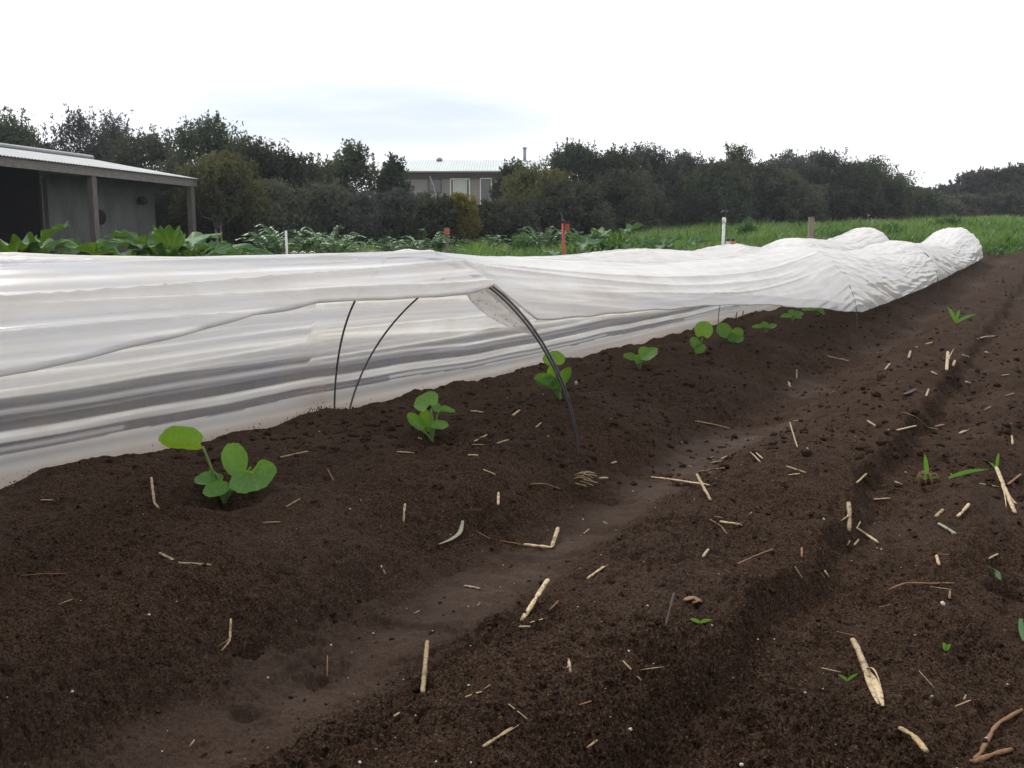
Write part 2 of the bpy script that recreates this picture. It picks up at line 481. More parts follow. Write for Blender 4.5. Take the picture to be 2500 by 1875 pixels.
def film_material(name, dirtcol=(.30, .2, .13)):
    m, nt, nd, lk, out = mat(name)
    dens = N(nt, "ShaderNodeAttribute", attribute_name='dens').outputs['Fac']
    dirt = N(nt, "ShaderNodeAttribute", attribute_name='dirt').outputs['Fac']
    lw = N(nt, "ShaderNodeLayerWeight"); lw.inputs[0].default_value = 0.5
    c = N(nt, "ShaderNodeMath", operation='SUBTRACT'); c.inputs[0].default_value = 1.0; lk.new(lw.outputs['Facing'], c.inputs[1])
    c2 = N(nt, "ShaderNodeMath", operation='MAXIMUM'); c2.inputs[1].default_value = 0.16; lk.new(c.outputs[0], c2.inputs[0])
    inv = N(nt, "ShaderNodeMath", operation='DIVIDE'); inv.inputs[0].default_value = 1.0; lk.new(c2.outputs[0], inv.inputs[1])
    t = N(nt, "ShaderNodeMath", operation='SUBTRACT'); t.inputs[0].default_value = 1.0; lk.new(dens, t.inputs[1])
    pw = N(nt, "ShaderNodeMath", operation='POWER'); lk.new(t.outputs[0], pw.inputs[0]); lk.new(inv.outputs[0], pw.inputs[1])
    co = N(nt, "ShaderNodeTexCoord")
    n1 = N(nt, "ShaderNodeTexNoise"); n1.inputs['Scale'].default_value = 5; n1.inputs['Detail'].default_value = 7; n1.inputs['Roughness'].default_value = .7
    lk.new(co.outputs['Object'], n1.inputs[0])
    n2 = N(nt, "ShaderNodeTexNoise"); n2.inputs['Scale'].default_value = 170; n2.inputs['Detail'].default_value = 3
    lk.new(co.outputs['Object'], n2.inputs[0])
    # soil splashes: fine specks where the dirt attribute is high
    th = N(nt, "ShaderNodeMapRange"); th.inputs[1].default_value = 0.0; th.inputs[2].default_value = 1.0
    th.inputs[3].default_value = 0.86; th.inputs[4].default_value = 0.50; lk.new(dirt, th.inputs[0])
    sp = N(nt, "ShaderNodeMath", operation='GREATER_THAN'); lk.new(n2.outputs[0], sp.inputs[0]); lk.new(th.outputs[0], sp.inputs[1])
    gr = N(nt, "ShaderNodeMapRange"); gr.inputs[1].default_value = .40; gr.inputs[2].default_value = .74; gr.inputs[4].default_value = .7
    lk.new(n1.outputs[0], gr.inputs[0])
    base = N(nt, "ShaderNodeMix", data_type='RGBA'); base.inputs[7].default_value = (.70, .64, .55, 1)
    lk.new(gr.outputs[0], base.inputs[0])
    wd = N(nt, "ShaderNodeMapRange"); wd.inputs[1].default_value = .25; wd.inputs[2].default_value = .75; lk.new(dens, wd.inputs[0])
    wc = N(nt, "ShaderNodeMix", data_type='RGBA'); wc.inputs[6].default_value = (.50, .535, .605, 1); wc.inputs[7].default_value = (.93, .922, .90, 1)  # doubled film is whiter; crease highlights are also put into this colour
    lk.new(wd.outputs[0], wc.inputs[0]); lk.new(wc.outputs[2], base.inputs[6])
    dm = N(nt, "ShaderNodeMix", data_type='RGBA'); dm.inputs[7].default_value = (.60, .49, .38, 1)
    dk = N(nt, "ShaderNodeMath", operation='MULTIPLY'); dk.inputs[1].default_value = .85; lk.new(dirt, dk.inputs[0])
    lk.new(dk.outputs[0], dm.inputs[0]); lk.new(base.outputs[2], dm.inputs[6])
    sm = N(nt, "ShaderNodeMix", data_type='RGBA'); sm.inputs[7].default_value = (.05, .033, .024, 1)
    lk.new(sp.outputs[0], sm.inputs[0]); lk.new(dm.outputs[2], sm.inputs[6])
    df = N(nt, "ShaderNodeBsdfDiffuse"); lk.new(sm.outputs[2], df.inputs[0])
    tr = N(nt, "ShaderNodeBsdfTranslucent"); lk.new(sm.outputs[2], tr.inputs[0])
    sc = N(nt, "ShaderNodeMixShader"); sc.inputs[0].default_value = 0.45; lk.new(df.outputs[0], sc.inputs[1]); lk.new(tr.outputs[0], sc.inputs[2])
    tp = N(nt, "ShaderNodeBsdfTransparent"); tp.inputs[0].default_value = (.97, .97, .98, 1)
    op = N(nt, "ShaderNodeMath", operation='MULTIPLY'); 
    sub = N(nt, "ShaderNodeMath", operation='SUBTRACT'); sub.inputs[0].default_value = 1.0; lk.new(sp.outputs[0], sub.inputs[1])
    lk.new(pw.outputs[0], op.inputs[0]); lk.new(sub.outputs[0], op.inputs[1])
    mx = N(nt, "ShaderNodeMixShader"); lk.new(op.outputs[0], mx.inputs[0]); lk.new(sc.outputs[0], mx.inputs[1]); lk.new(tp.outputs[0], mx.inputs[2])
    gl = N(nt, "ShaderNodeBsdfGlossy"); gl.inputs['Roughness'].default_value = .16
    fr = N(nt, "ShaderNodeMath", operation='POWER'); fr.inputs[1].default_value = 5.0; lk.new(lw.outputs['Facing'], fr.inputs[0])
    ff = N(nt, "ShaderNodeMath", operation='MULTIPLY_ADD'); ff.inputs[1].default_value = .6; ff.inputs[2].default_value = .05; lk.new(fr.outputs[0], ff.inputs[0])
    bp = N(nt, "ShaderNodeBump"); bp.inputs['Strength'].default_value = .06; bp.inputs['Distance'].default_value = .004
    lk.new(n1.outputs[0], bp.inputs['Height'])
    lk.new(bp.outputs[0], gl.inputs['Normal'])
    fm = N(nt, "ShaderNodeMixShader"); lk.new(ff.outputs[0], fm.inputs[0]); lk.new(mx.outputs[0], fm.inputs[1]); lk.new(gl.outputs[0], fm.inputs[2])
    lk.new(fm.outputs[0], out.inputs[0])
    return m

M = {}
M['soil'] = soil_material()
M['film'] = film_material("film")
M['wire'] = simple("dark_wire", (.075, .076, .078), .42, .35, .3, 60, .1)
M['straw'] = strawmat("straw", (.46, .33, .17), (.22, .145, .07))
M['straw_pale'] = strawmat("straw_pale", (.52, .405, .24), (.29, .21, .115))
M['straw_brown'] = simple("straw_brown", (.23, .12, .055), .7, 0, .3, 160, .3, (1, 1, 1), .25, (.10, .05, .025))
M['dark_stick'] = simple("dark_stick", (.03, .02, .015), .8, 0, .3, 120, .3)
M['dryleaf'] = simple("dry_leaf", (.20, .19, .13), .7, 0, .3, 90, .3)
M['grit'] = simple("pale_grit", (.42, .38, .34), .7, 0, .35, 300, .2)
M['tag'] = simple("pale_tag", (.40, .38, .38), .6, 0, .15, 200, .1)
M['seedling'] = leafmat("seedling_leaf", (.07, .20, .055), (.175, .38, .06), .42, (1.7, 1.3, .35), .45, .35, vein=(.19, .32, .13))
M['stem'] = leafmat("seedling_stem", (.13, .26, .07), (.2, .34, .12), .25)
M['bigleaf'] = leafmat("big_leaf", (.040, .105, .042), (.085, .175, .05), .25, (1.5, 1.3, .4), .6, .25, vein=(.17, .27, .12))
M['stalk'] = leafmat("leaf_stalk", (.13, .2, .07), (.2, .24, .1), .1)
M['weed'] = leafmat("weed_leaf", (.03, .085, .022), (.06, .15, .035), .35, (1.3, 1.2, .5))
M['grass'] = leafmat("grass", (.036, .10, .024), (.155, .265, .07), .4, (1.3, 1.2, .5), .5, .3)
M['feather'] = leafmat("feathery_leaf", (.07, .15, .06), (.16, .27, .125), .25)
M['tree_dark'] = leafmat("tree_leaf_dark", (.046, .054, .044), (.108, .122, .096), .25, (1.2, 1.15, .6), .85, .05)
M['tree_olive'] = leafmat("tree_leaf_olive", (.055, .062, .038), (.14, .148, .08), .3, (1.2, 1.15, .5), .85, .05)
M['tree_green'] = leafmat("tree_leaf_green", (.046, .062, .047), (.108, .135, .095), .25, (1.2, 1.15, .6), .85, .05)
M['tree_grey'] = leafmat("tree_leaf_grey", (.058, .064, .058), (.128, .135, .12), .3, None, .85, .05)
M['tree_yellow'] = leafmat("tree_leaf_yellow", (.075, .078, .03), (.19, .175, .055), .35, (1.2, 1.1, .5), .85, .05)
M['bark'] = simple("bark", (.12, .105, .09), .9, 0, .4, 9, .4, (1, 1, .3))
M['pale_bark'] = simple("pale_bark", (.30, .285, .27), .9, 0, .3, 9, .3, (1, 1, .3))
M['timber'] = simple("weathered_timber", (.135, .125, .115), .85, 0, .3, 7, .3, (4, 4, .6))
M['fascia'] = simple("weathered_fascia", (.19, .178, .165), .85, 0, .25, 7, .2, (1, 1, 3))
M['iron'] = simple("corrugated_iron", (.122, .125, .125), .6, .2, .28, 2.5, 0, (1, 1, .5))
M['zinc'] = simple("zinc_roof", (.27, .285, .295), .7, .1, .14, 1.6)
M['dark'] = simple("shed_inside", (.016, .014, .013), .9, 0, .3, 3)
M['clad'] = simple("timber_cladding", (.22, .215, .215), .85, 0, .25, 3, 0, (.3, .3, 9))
M['clad_dark'] = simple("stained_cladding", (.07, .05, .04), .85, 0, .25, 3, 0, (.3, .3, 9))
M['roof'] = simple("green_grey_roof", (.33, .385, .39), .5, .2, .1, .8)
M['white'] = simple("white_paint", (.68, .69, .68), .45, 0, .08, 14)
M['pvc'] = simple("white_pvc", (.62, .63, .62), .4, 0, .1, 18)
M['glass'] = simple("window_glass", (.05, .055, .06), .08, 0, .2, .7, 0, (1, 1, 1), .8)
M['curtain'] = simple("pale_curtain", (.42, .47, .47), .6, 0, .1, 1.5, 0, (6, 6, .2))
M['red'] = simple("red_painted_post", (.34, .06, .035), .55, 0, .25, 14)
M['stake'] = simple("raw_wood_stake", (.34, .25, .155), .8, 0, .25, 10, .2, (3, 3, .5))
M['stake_grey'] = simple("grey_wood_stake", (.20, .165, .125), .85, 0, .25, 10, .2, (3, 3, .5))
M['orange'] = simple("rusty_plate", (.36, .15, .075), .75, 0, .35, 12)
M['black'] = simple("black_plastic", (.018, .018, .02), .4, 0, .2, 20)
M['barrel'] = simple("orange_plastic", (.42, .12, .05), .5, 0, .2, 8)

# ------------------------------------------------------------------ seedlings' hollows (needed before the ground)
SEED = [  # photo pixel of the stem base, hollow radius and depth
    (548, 1200, .075, .042), (1056, 1064, .085, .022), (1370, 972, .07, .012), (1560, 897, .08, .012), (1698, 866, .08, .012),
    (1790, 836, .08, .01), (1870, 808, .08, .006), (1936, 786, .08, .006), (1998, 767, .08, .006), (2046, 753, .08, .006)]
SEEDP = []
for (px, py, pr, pd) in SEED:
    p = hit(px, py); SEEDP.append(p)
for p, (px, py, pr, pd) in zip(SEEDP, SEED):
    PITS.append((p[0] + .02, p[1] - .045, pr, pd))
for px, py in ((1036, 1690), (612, 1598), (606, 1752), (1838, 1768), (1818, 1510), (2010, 1555), (2225, 1015), (1370, 1090), (2268, 1200), (690, 1400)):
    p = hit(px, py); PITS.append((p[0], p[1], .022, .016))
SEEDP = [np.array([p[0], p[1], gz(p[0], p[1])]) for p in SEEDP]

# ------------------------------------------------------------------ ground: one sheet to the horizon
az = np.concatenate([np.radians(np.linspace(-180, -44, 60)[:-1]), np.radians(np.linspace(-44, 44, 1180)), np.radians(np.linspace(44, 180, 60)[1:-1])])
# rows: evenly spaced as seen near by, then geometric to the horizon
ang = np.linspace(math.radians(62), math.radians(1.75), 1080)
rr = .52 / np.tan(ang)
rr = np.concatenate([[.03, .12, .2], rr, np.geomspace(rr[-1] * 1.012, 260, 170)])
A_, R_ = np.meshgrid(az, rr)
gx_, gy_ = R_ * np.sin(A_), R_ * np.cos(A_)
dr = np.gradient(rr); daz = np.gradient(az)
spc = np.maximum(np.minimum(dr, .03)[:, None] * .55, R_ * daz[None, :])
gzv = ground(gx_.ravel(), gy_.ravel(), spc.ravel())
s_, L_ = sl(gx_.ravel(), gy_.ravel())
Lw_ = L_ + 0.035 * gn(s_ * 0.9, L_ * 0.8, 3) + 0.018 * gn(s_ * 3.1, L_ * 2, 4) + 0.012 * gn(s_ * 9, L_ * 7, 5)
dry_ = smooth01(Lw_, .68, .86) * smooth01(Lw_, 1.08, .94) * smooth01(gn(s_ * 1.3 + 9, L_ * 2, 6) + .25 * gn(s_ * 9, L_ * 9, 41), -.12, .5)
dry_ = dry_ * (.74 - .40 * smooth01(R_.ravel(), 2.5, 6)) + .16 * smooth01(gn(s_ * 1.9, L_ * 2.4, 42), .05, .5)
past_ = smooth01(gy_.ravel(), 34, 46) * smooth01(-gx_.ravel() + 4, 0, 3)
g = MB()
g.add(np.stack([gx_.ravel(), gy_.ravel(), gzv], -1), grid_faces(len(rr), len(az), True)[:, ::-1], dry=dry_, soil=soilness(gx_.ravel(), gy_.ravel()), pasture=past_)
ground_obj = tag(g.build("ground", M['soil']), kind='structure')
ground_obj['label'] = "dark brown tilled garden soil with beds and furrows"
del A_, R_, gx_, gy_, spc, gzv, s_, L_, Lw_, dry_, past_

# loose crumbs of soil lying on the surface, uncountable
def lumps(n, seed, rmin, rmax, squash=.75):
    """n irregular little stones as arrays"""
    r = np.random.default_rng(seed)
    ico = np.array([[0, 0, 1], [.894, 0, .447], [.276, .851, .447], [-.724, .526, .447], [-.724, -.526, .447], [.276, -.851, .447],
                    [.724, .526, -.447], [-.276, .851, -.447], [-.894, 0, -.447], [-.276, -.851, -.447], [.724, -.526, -.447], [0, 0, -1]])
    icf = np.array([[0, 1, 2], [0, 2, 3], [0, 3, 4], [0, 4, 5], [0, 5, 1], [1, 6, 2], [2, 7, 3], [3, 8, 4], [4, 9, 5], [5, 10, 1],
                    [6, 7, 2], [7, 8, 3], [8, 9, 4], [9, 10, 5], [10, 6, 1], [11, 7, 6], [11, 8, 7], [11, 9, 8], [11, 10, 9], [11, 6, 10]])
    rad = rmin * (rmax / rmin) ** (r.random(n) ** 2.2)
    V = ico[None] * (0.65 + .7 * r.random((n, 12, 1))) * rad[:, None, None]
    V[..., 2] *= squash
    a = r.random(n) * 6.28; c, s = np.cos(a)[:, None], np.sin(a)[:, None]
    V = np.stack([V[..., 0] * c - V[..., 1] * s, V[..., 0] * s + V[..., 1] * c, V[..., 2]], -1)
    F = icf[None] + (np.arange(n) * 12)[:, None, None]
    return V, F.reshape(-1, 3), rad

def scatter(n, seed, rmax=9.0, Lrange=(-1.4, 2.0)):
    r = np.random.default_rng(seed)
    xs, ys = [], []
    while sum(map(len, xs)) < n:
        th = np.radians(r.uniform(-33, 33, n * 3)); d = .8 * (rmax / .8) ** r.random(n * 3)
        x, y = d * np.sin(th), d * np.cos(th)
        s, L = sl(x, y)
        k = (L > Lrange[0]) & (L < Lrange[1]) & (s < 18)
        xs.append(x[k]); ys.append(y[k])
    return np.concatenate(xs)[:n], np.concatenate(ys)[:n]

x, y = scatter(12000, 5, 7)
s, L = sl(x, y)
keep = RN.random(len(x)) < np.where((L > .8) & (L < 1.0), .25, 1.0) * (.35 + .9 * smooth01(gn(x * 3.3, y * 3.3, 12), -.3, .3)) * (1 + .8 * (np.abs(L - 1.06) < .08))
x, y = x[keep], y[keep]
V, F, rad = lumps(len(x), 6, .0012, .0062)
V += np.stack([x, y, ground(x, y) + rad * .05], -1)[:, None, :]
mb = MB(); mb.add(V.reshape(-1, 3), F, dry=0, soil=1.0, pasture=0)
tag(mb.build("soil_crumbs", M['soil']), "loose crumbs of dark soil strewn over beds and furrows", kind='stuff')
r_ = np.random.default_rng(8)
x, y = scatter(8000, 25, 17)
k = np.hypot(x, y) > 2.4; x, y = x[k], y[k]
V, F, rad = lumps(len(x), 26, .004, .017)
V += np.stack([x, y, ground(x, y) - rad * .1], -1)[:, None, :]
mb = MB(); mb.add(V.reshape(-1, 3), F, dry=0, soil=1.0, pasture=0)
tag(mb.build("soil_clods", M['soil']), "small dark clods lying over the farther tilled soil", kind='stuff')
x, y = scatter(300, 15, 6)
V, F, rad = lumps(len(x), 16, .0009, .0030)
V += np.stack([x, y, ground(x, y) + rad * .5], -1)[:, None, :]
mb = MB(); mb.add(V.reshape(-1, 3), F)
tag(mb.build("pale_grit", M['grit']), "tiny pale specks of grit sprinkled over the dark soil", kind='stuff')

# ------------------------------------------------------------------ low tunnels
LC = 1.516; HALF = .413; FARW = 1.25; HH = .522; PEX = 1.05; PEZ = .97
f1 = hit(1384, 1096)
S1 = sl(f1[0], f1[1])[0]
HS = [S1 - 4.3, S1, S1 + 4.1, S1 + 8.7, S1 + 15.3]         # hoop stations along the row
def lean1(s, ph):      # the bare hoop leans back towards the viewer at its crown and drags the film along
    return s - .145 * np.sin(ph) * np.exp(-((s - S1) / .9) ** 2)
def hoop_xyz(s, Lc, half, h, ph, pex=PEX, farw=FARW):
    """ph 0 = far foot, pi = near foot"""
    c, sn = np.cos(ph), np.sin(ph)
    L = Lc + half * np.where(c > 0, farw, 1.0) * np.sign(c) * np.abs(c) ** np.where(c > 0, .66, pex)
    X, Y = xy(s, L)
    return X, Y, h * np.clip(sn, 0, 1) ** PEZ

def base_z(s, Lc):
    X, Y = xy(s, Lc)
    return terrain(X, Y)

def make_cover(HS, Lc, half, h, near_edge, sag, s0, s1, seed, wr, dens_fn, ds=.018, nu=300, end_close=None):
    S = np.arange(s0, s1, ds)
    ns = len(S)
    HSa = np.array(HS)
    q_seg = np.clip(np.searchsorted(HSa, S) - 1, 0, len(HSa) - 2)
    q = (S - HSa[q_seg]) / (HSa[q_seg + 1] - HSa[q_seg]); q = np.clip(q, 0, 1)
    sg = np.interp(S, *sag(S, q, q_seg)) if False else sag(S, q, q_seg)
    e = near_edge(S)                                   # height of the near edge above the bed
    hs = h * (1 - sg) * (1 - .05 * smooth01(S, HSa[-1] - 1.5, HSa[-1]) * (Lc != LC))
    half_s = half * (1 - .35 * sg)
    phe = math.pi - np.arcsin(np.clip((np.maximum(e, 0) / hs), 0, .98) ** (1 / PEZ))
    U = np.linspace(0, 1, nu)
    PH = phe[:, None] * U[None, :]
    S2 = np.repeat(S[:, None], nu, 1)
    X, Y, Zr = hoop_xyz(lean1(S2, PH) if Lc == LC else S2, Lc, half_s[:, None], hs[:, None], PH)
    # outward normal in the section
    dLc = np.gradient(X * LV[0] + Y * LV[1], axis=1); dz = np.gradient(Zr, axis=1)
    nl = np.hypot(dLc, dz) + 1e-9
    nL, nz = dz / nl, -dLc / nl
    arc = np.cumsum(nl, axis=1)                        # metres from the far base
    tohoop = np.min(np.abs(S[:, None] - HSa[None, :]), axis=1)[:, None]
    tight = .25 + .75 * smooth01(tohoop, 0, .7)
    edge = smooth01(arc, 0, .12)
    w1 = gn(arc * 6 + .35 * gn(S2 * .5, arc, seed + 9), S2 * .33, seed)
    w2 = 1 - np.abs(gn(arc * 11 + .5 * gn(S2 * .8, arc * 2, seed + 8), S2 * .42 + 5, seed + 1)) * 2
    w3 = 1 - np.abs(gn(arc * 24 + .8 * gn(S2 * 1.5, arc * 3, seed + 7), S2 * .9, seed + 2)) * 2
    w4 = gn(arc * 38, S2 * 4.5 + arc * 6, seed + 3)
    cr = wr(S)[:, None]                                # crumpling per station
    gath = np.exp(-(tohoop / .35) ** 2)
    up_ = smooth01(arc, .25, .5)
    disp = tight * edge * ((.004 + .006 * up_) * w1 + (.003 + .002 * up_) * w2 + .0018 * w3) * (.8 + .5 * cr) + edge * cr * (.012 * gn(arc * 8 - S2 * .9, S2 * .55 + arc * 1.2, seed + 4) + .007 * (1 - 2 * np.abs(gn(arc * 9 - S2 * 1.1, S2 * .5 + arc, seed + 5))) + .006 * (1 - 2 * np.abs(gn(arc * 19 - S2 * 1.9, S2 * .9, seed + 10)))) + gath * edge * .004 * (1 - 2 * np.abs(gn(arc * 20, S2 * .8, seed + 6)))
    # long sharp tension creases that run from hoop to hoop
    rc = np.random.default_rng(seed); crease = np.zeros_like(arc)
    for k in range(len(HSa) - 1):
        m_ = (S >= HSa[k]) & (S < HSa[k + 1])
        if not m_.any(): continue
        for _ in range(22):
            a0 = rc.uniform(.16, 1.25); a1 = a0 + rc.normal(0, .06); wdt = rc.uniform(.003, .0085); hgt = rc.uniform(.4, 1.0)
            qq = q[m_][:, None]
            al = a0 * (1 - qq) + a1 * qq + .02 * gn(S[m_][:, None] * .8, a0 * 9 + 0 * qq, seed + 20) + .05 * np.sin(qq * math.pi) * rc.normal(0, .6)
            on = smooth01(gn(S[m_][:, None] * .5 + a0 * 31, 0 * qq + a0 * 7, seed + 21), -.35, .1)
            crease[m_] += hgt * on * np.exp(-np.abs(arc[m_] - al) / wdt) * (1 - .8 * cr[m_])
    disp = disp + .014 * crease * edge + .0007 * edge * gn(arc * 58, S2 * .5, seed + 30)
    bow = -.045 * (1 - sg[:, None]) * smooth01(tohoop, 0, 1.2) * np.sin(np.clip(arc / .9, 0, 1) * math.pi) * .4
    disp = disp + bow
    bz = base_z(S2, Lc)
    Xd, Yd = X + nL * disp * LV[0], Y + nL * disp * LV[1]
    Zd = bz + Zr + nz * disp
    # buried far edge
    k = smooth01(arc, .10, 0)
    Zd = Zd - .035 * smooth01(arc, .03, 0)
    # hem: the near edge curls in on itself
    hem = 7; hr = .0035 + .002 * (S < HS[1])
    t = np.linspace(0, 1, hem + 1)[1:] * 1.5 * math.pi
    tx, tz = (dLc / nl)[:, -1:], (dz / nl)[:, -1:]
    nLe, nze = nL[:, -1:], nz[:, -1:]
    oL = hr[:, None] * (np.sin(t)[None] * tx - (1 - np.cos(t))[None] * nLe)
    oz = hr[:, None] * (np.sin(t)[None] * tz - (1 - np.cos(t))[None] * nze)
    Xh, Yh, Zh = Xd[:, -1:] + oL * LV[0], Yd[:, -1:] + oL * LV[1], Zd[:, -1:] + oz
    dens, dirt = dens_fn(S2, arc, crease, tohoop, cr, arc[:, -1:])
    Xa, Ya, Za = np.hstack([Xd, Xh]), np.hstack([Yd, Yh]), np.hstack([Zd, Zh])
    de = np.hstack([dens, np.repeat(np.maximum(dens[:, -1:], .5), hem, 1)]); di = np.hstack([dirt, np.repeat(dirt[:, -1:], hem, 1)])
    mb = MB()
    nt_ = nu + hem
    mb.add(np.stack([Xa, Ya, Za], -1).reshape(-1, 3), grid_faces(ns, nt_), dens=np.clip(de, .02, .97).ravel(), dirt=np.clip(di, 0, 1).ravel())
    if end_close is not None:
        # gathered end: the last section is drawn together down to the ground
        m = 26; tt = np.linspace(0, 1, m)
        cx, cy = xy(S[-1] + end_close, Lc)
        cz = bz[-1, 0] - .02
        lx, ly, lz = Xa[-1, :nu], Ya[-1, :nu], Za[-1, :nu]
        ga = 1 + .09 * np.sin(np.linspace(0, 95, nu))[None] * np.sin(tt * math.pi)[:, None]
        sh = (tt ** 1.6)[:, None]
        Ex = lx[None] * (1 - sh) + cx * sh + .03 * ga * np.sin(tt * math.pi)[:, None] * DV[0]
        Ey = ly[None] * (1 - sh) + cy * sh + .03 * ga * np.sin(tt * math.pi)[:, None] * DV[1]
        Ez = lz[None] * (1 - (tt ** .8)[:, None]) + cz * (tt ** .8)[:, None]
        mb.add(np.stack([Ex, Ey, Ez], -1).reshape(-1, 3), grid_faces(m, nu), dens=.62, dirt=.1)
    return mb

def front_edge(S):
    return np.interp(S, [HS[0], S1 - 1.46, S1 - 1.1, S1 - .75, S1 - .3, S1 - .01, S1 + .055, S1 + .8, S1 + 1.8, S1 + 3.0, HS[2], HS[2] + .2, HS[2] + 2.2, HS[3], HS[3] + 3, HS[4]],
                     [.31, .362, .40, .43, .423, .437, .345, .325, .29, .20, .105, .09, .08, .10, .06, .03]) + .006 * gn(S * 2.1, 0 * S, 77) + .004 * gn(S * 6, 0 * S, 78)
def front_sag(S, q, k):
    d = np.array([.03, .10, .12, .24])[np.clip(k, 0, 3)]
    return d * (1 - np.abs(2 * q - 1) ** np.array([2, 2, 1.7, 1.35])[np.clip(k, 0, 3)])
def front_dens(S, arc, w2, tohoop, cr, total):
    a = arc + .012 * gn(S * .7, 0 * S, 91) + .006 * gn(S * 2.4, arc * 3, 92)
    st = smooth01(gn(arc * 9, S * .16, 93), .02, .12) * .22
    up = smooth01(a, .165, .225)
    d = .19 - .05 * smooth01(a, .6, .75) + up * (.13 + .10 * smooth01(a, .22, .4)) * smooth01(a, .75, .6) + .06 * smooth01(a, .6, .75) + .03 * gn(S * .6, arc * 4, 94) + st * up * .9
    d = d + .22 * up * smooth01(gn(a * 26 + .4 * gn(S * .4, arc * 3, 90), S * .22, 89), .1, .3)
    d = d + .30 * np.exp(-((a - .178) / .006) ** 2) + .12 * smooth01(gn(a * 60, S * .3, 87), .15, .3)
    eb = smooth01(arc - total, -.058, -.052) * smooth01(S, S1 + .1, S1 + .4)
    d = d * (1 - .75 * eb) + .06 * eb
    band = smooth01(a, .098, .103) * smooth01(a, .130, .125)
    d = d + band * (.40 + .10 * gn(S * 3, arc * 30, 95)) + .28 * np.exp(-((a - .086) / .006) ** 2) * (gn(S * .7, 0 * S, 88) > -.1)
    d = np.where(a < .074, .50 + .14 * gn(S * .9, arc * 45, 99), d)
    d = d + .75 * np.clip(w2, 0, 1) + .36 * smooth01(S, S1 - .1, S1 + .5) * smooth01(a, .55, .75) + .15 * smooth01(arc - total, -.06, -.01)  # extra density on creases and past the bare hoop paints highlights and glare
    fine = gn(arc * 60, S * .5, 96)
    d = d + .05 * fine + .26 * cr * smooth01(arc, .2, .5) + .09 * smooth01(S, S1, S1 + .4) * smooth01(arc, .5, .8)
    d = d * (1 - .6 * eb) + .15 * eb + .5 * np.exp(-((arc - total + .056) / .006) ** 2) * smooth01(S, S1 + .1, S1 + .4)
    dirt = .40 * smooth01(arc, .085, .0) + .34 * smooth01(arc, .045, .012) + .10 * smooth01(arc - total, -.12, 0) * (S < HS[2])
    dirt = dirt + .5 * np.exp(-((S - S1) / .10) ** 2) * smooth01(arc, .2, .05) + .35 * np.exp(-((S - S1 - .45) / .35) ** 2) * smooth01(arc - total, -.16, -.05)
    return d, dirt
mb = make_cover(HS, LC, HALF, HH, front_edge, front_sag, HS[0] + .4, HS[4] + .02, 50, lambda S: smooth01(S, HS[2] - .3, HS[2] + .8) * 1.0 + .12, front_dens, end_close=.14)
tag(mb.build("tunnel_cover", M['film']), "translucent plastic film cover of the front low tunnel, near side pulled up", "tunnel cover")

LB = 3.2; SB0 = S1 - 4.6
sb_pix = [(1050, 560), (1560, 560), (1945, 560), (2115, 560)]
HB = []
for px, _ in sb_pix:
    kx = (px - 1250) / (FPX * math.cos(PITCH) + .14 * FPX * math.sin(PITCH))
    D = LB / (LV[1] + kx * LV[0]); HB.append(sl(kx * D, D)[0])
HB = [HB[0] - 6.4, HB[0] - 2.9] + HB[:2] + [(HB[1] + HB[2]) / 2] + HB[2:]
def back_edge(S): return .085 + .03 * gn(S * .7, 0 * S, 70)
def back_sag(S, q, k):
    d = np.array([.03, .04, .06, .08, .16, .22, .2])[np.clip(k, 0, 6)]
    return d * (1 - np.abs(2 * q - 1) ** 1.6)
def back_dens(S, arc, w2, tohoop, cr, total):
    d = .66 + .08 * gn(S * .6, arc * 4, 97) + .25 * np.clip(w2, 0, 1) + .07 * gn(arc * 40, S * .5, 98) + .12 * cr
    dirt = .4 * smooth01(arc - total, -.1, 0)
    return d, dirt
mb = make_cover(HB, LB, .45, .52, back_edge, back_sag, HB[0], HB[-1] + .02, 80, lambda S: .15 + .7 * smooth01(S, HB[4], HB[5]), back_dens, ds=.03, nu=150, end_close=.2)
tag(mb.build("tunnel_cover", M['film']), "whitish plastic film cover of the second low tunnel behind the front one", "tunnel cover")

# wire hoops ---------------------------------------------------------
def hoop(s, Lc, half, h, label, group, rad=.0032, pex=PEX, foot=.06, off=-.006, near_off=None, farw=FARW, path=None):
    ph = np.linspace(0, math.pi, 64)
    of = np.full_like(ph, off)
    if near_off is not None: of = off + (near_off - off) * smooth01(ph, math.pi * .70, math.pi * .76)
    if path is None:
        X, Y, Z = hoop_xyz(np.full_like(ph, s), Lc, half + of, h + of, ph, pex, farw)
        bz = base_z(np.full_like(ph, s), Lc)
    else:
        X, Y, Z = path(ph); bz = 0
    P = np.stack([X, Y, bz + Z], -1)
    a, b = P[0].copy(), P[-1].copy(); a[2] = gz(a[0], a[1]) - foot; b[2] = gz(b[0], b[1]) - foot
    P = np.concatenate([[a], P, [b]])
    V, F = tube(P, rad, 8)
    o = MB().add(V, F).build("wire_hoop", M['wire'], origin=P[-1])
    return tag(o, label, "hoop", group)
GH = "wire hoops of the low tunnels"
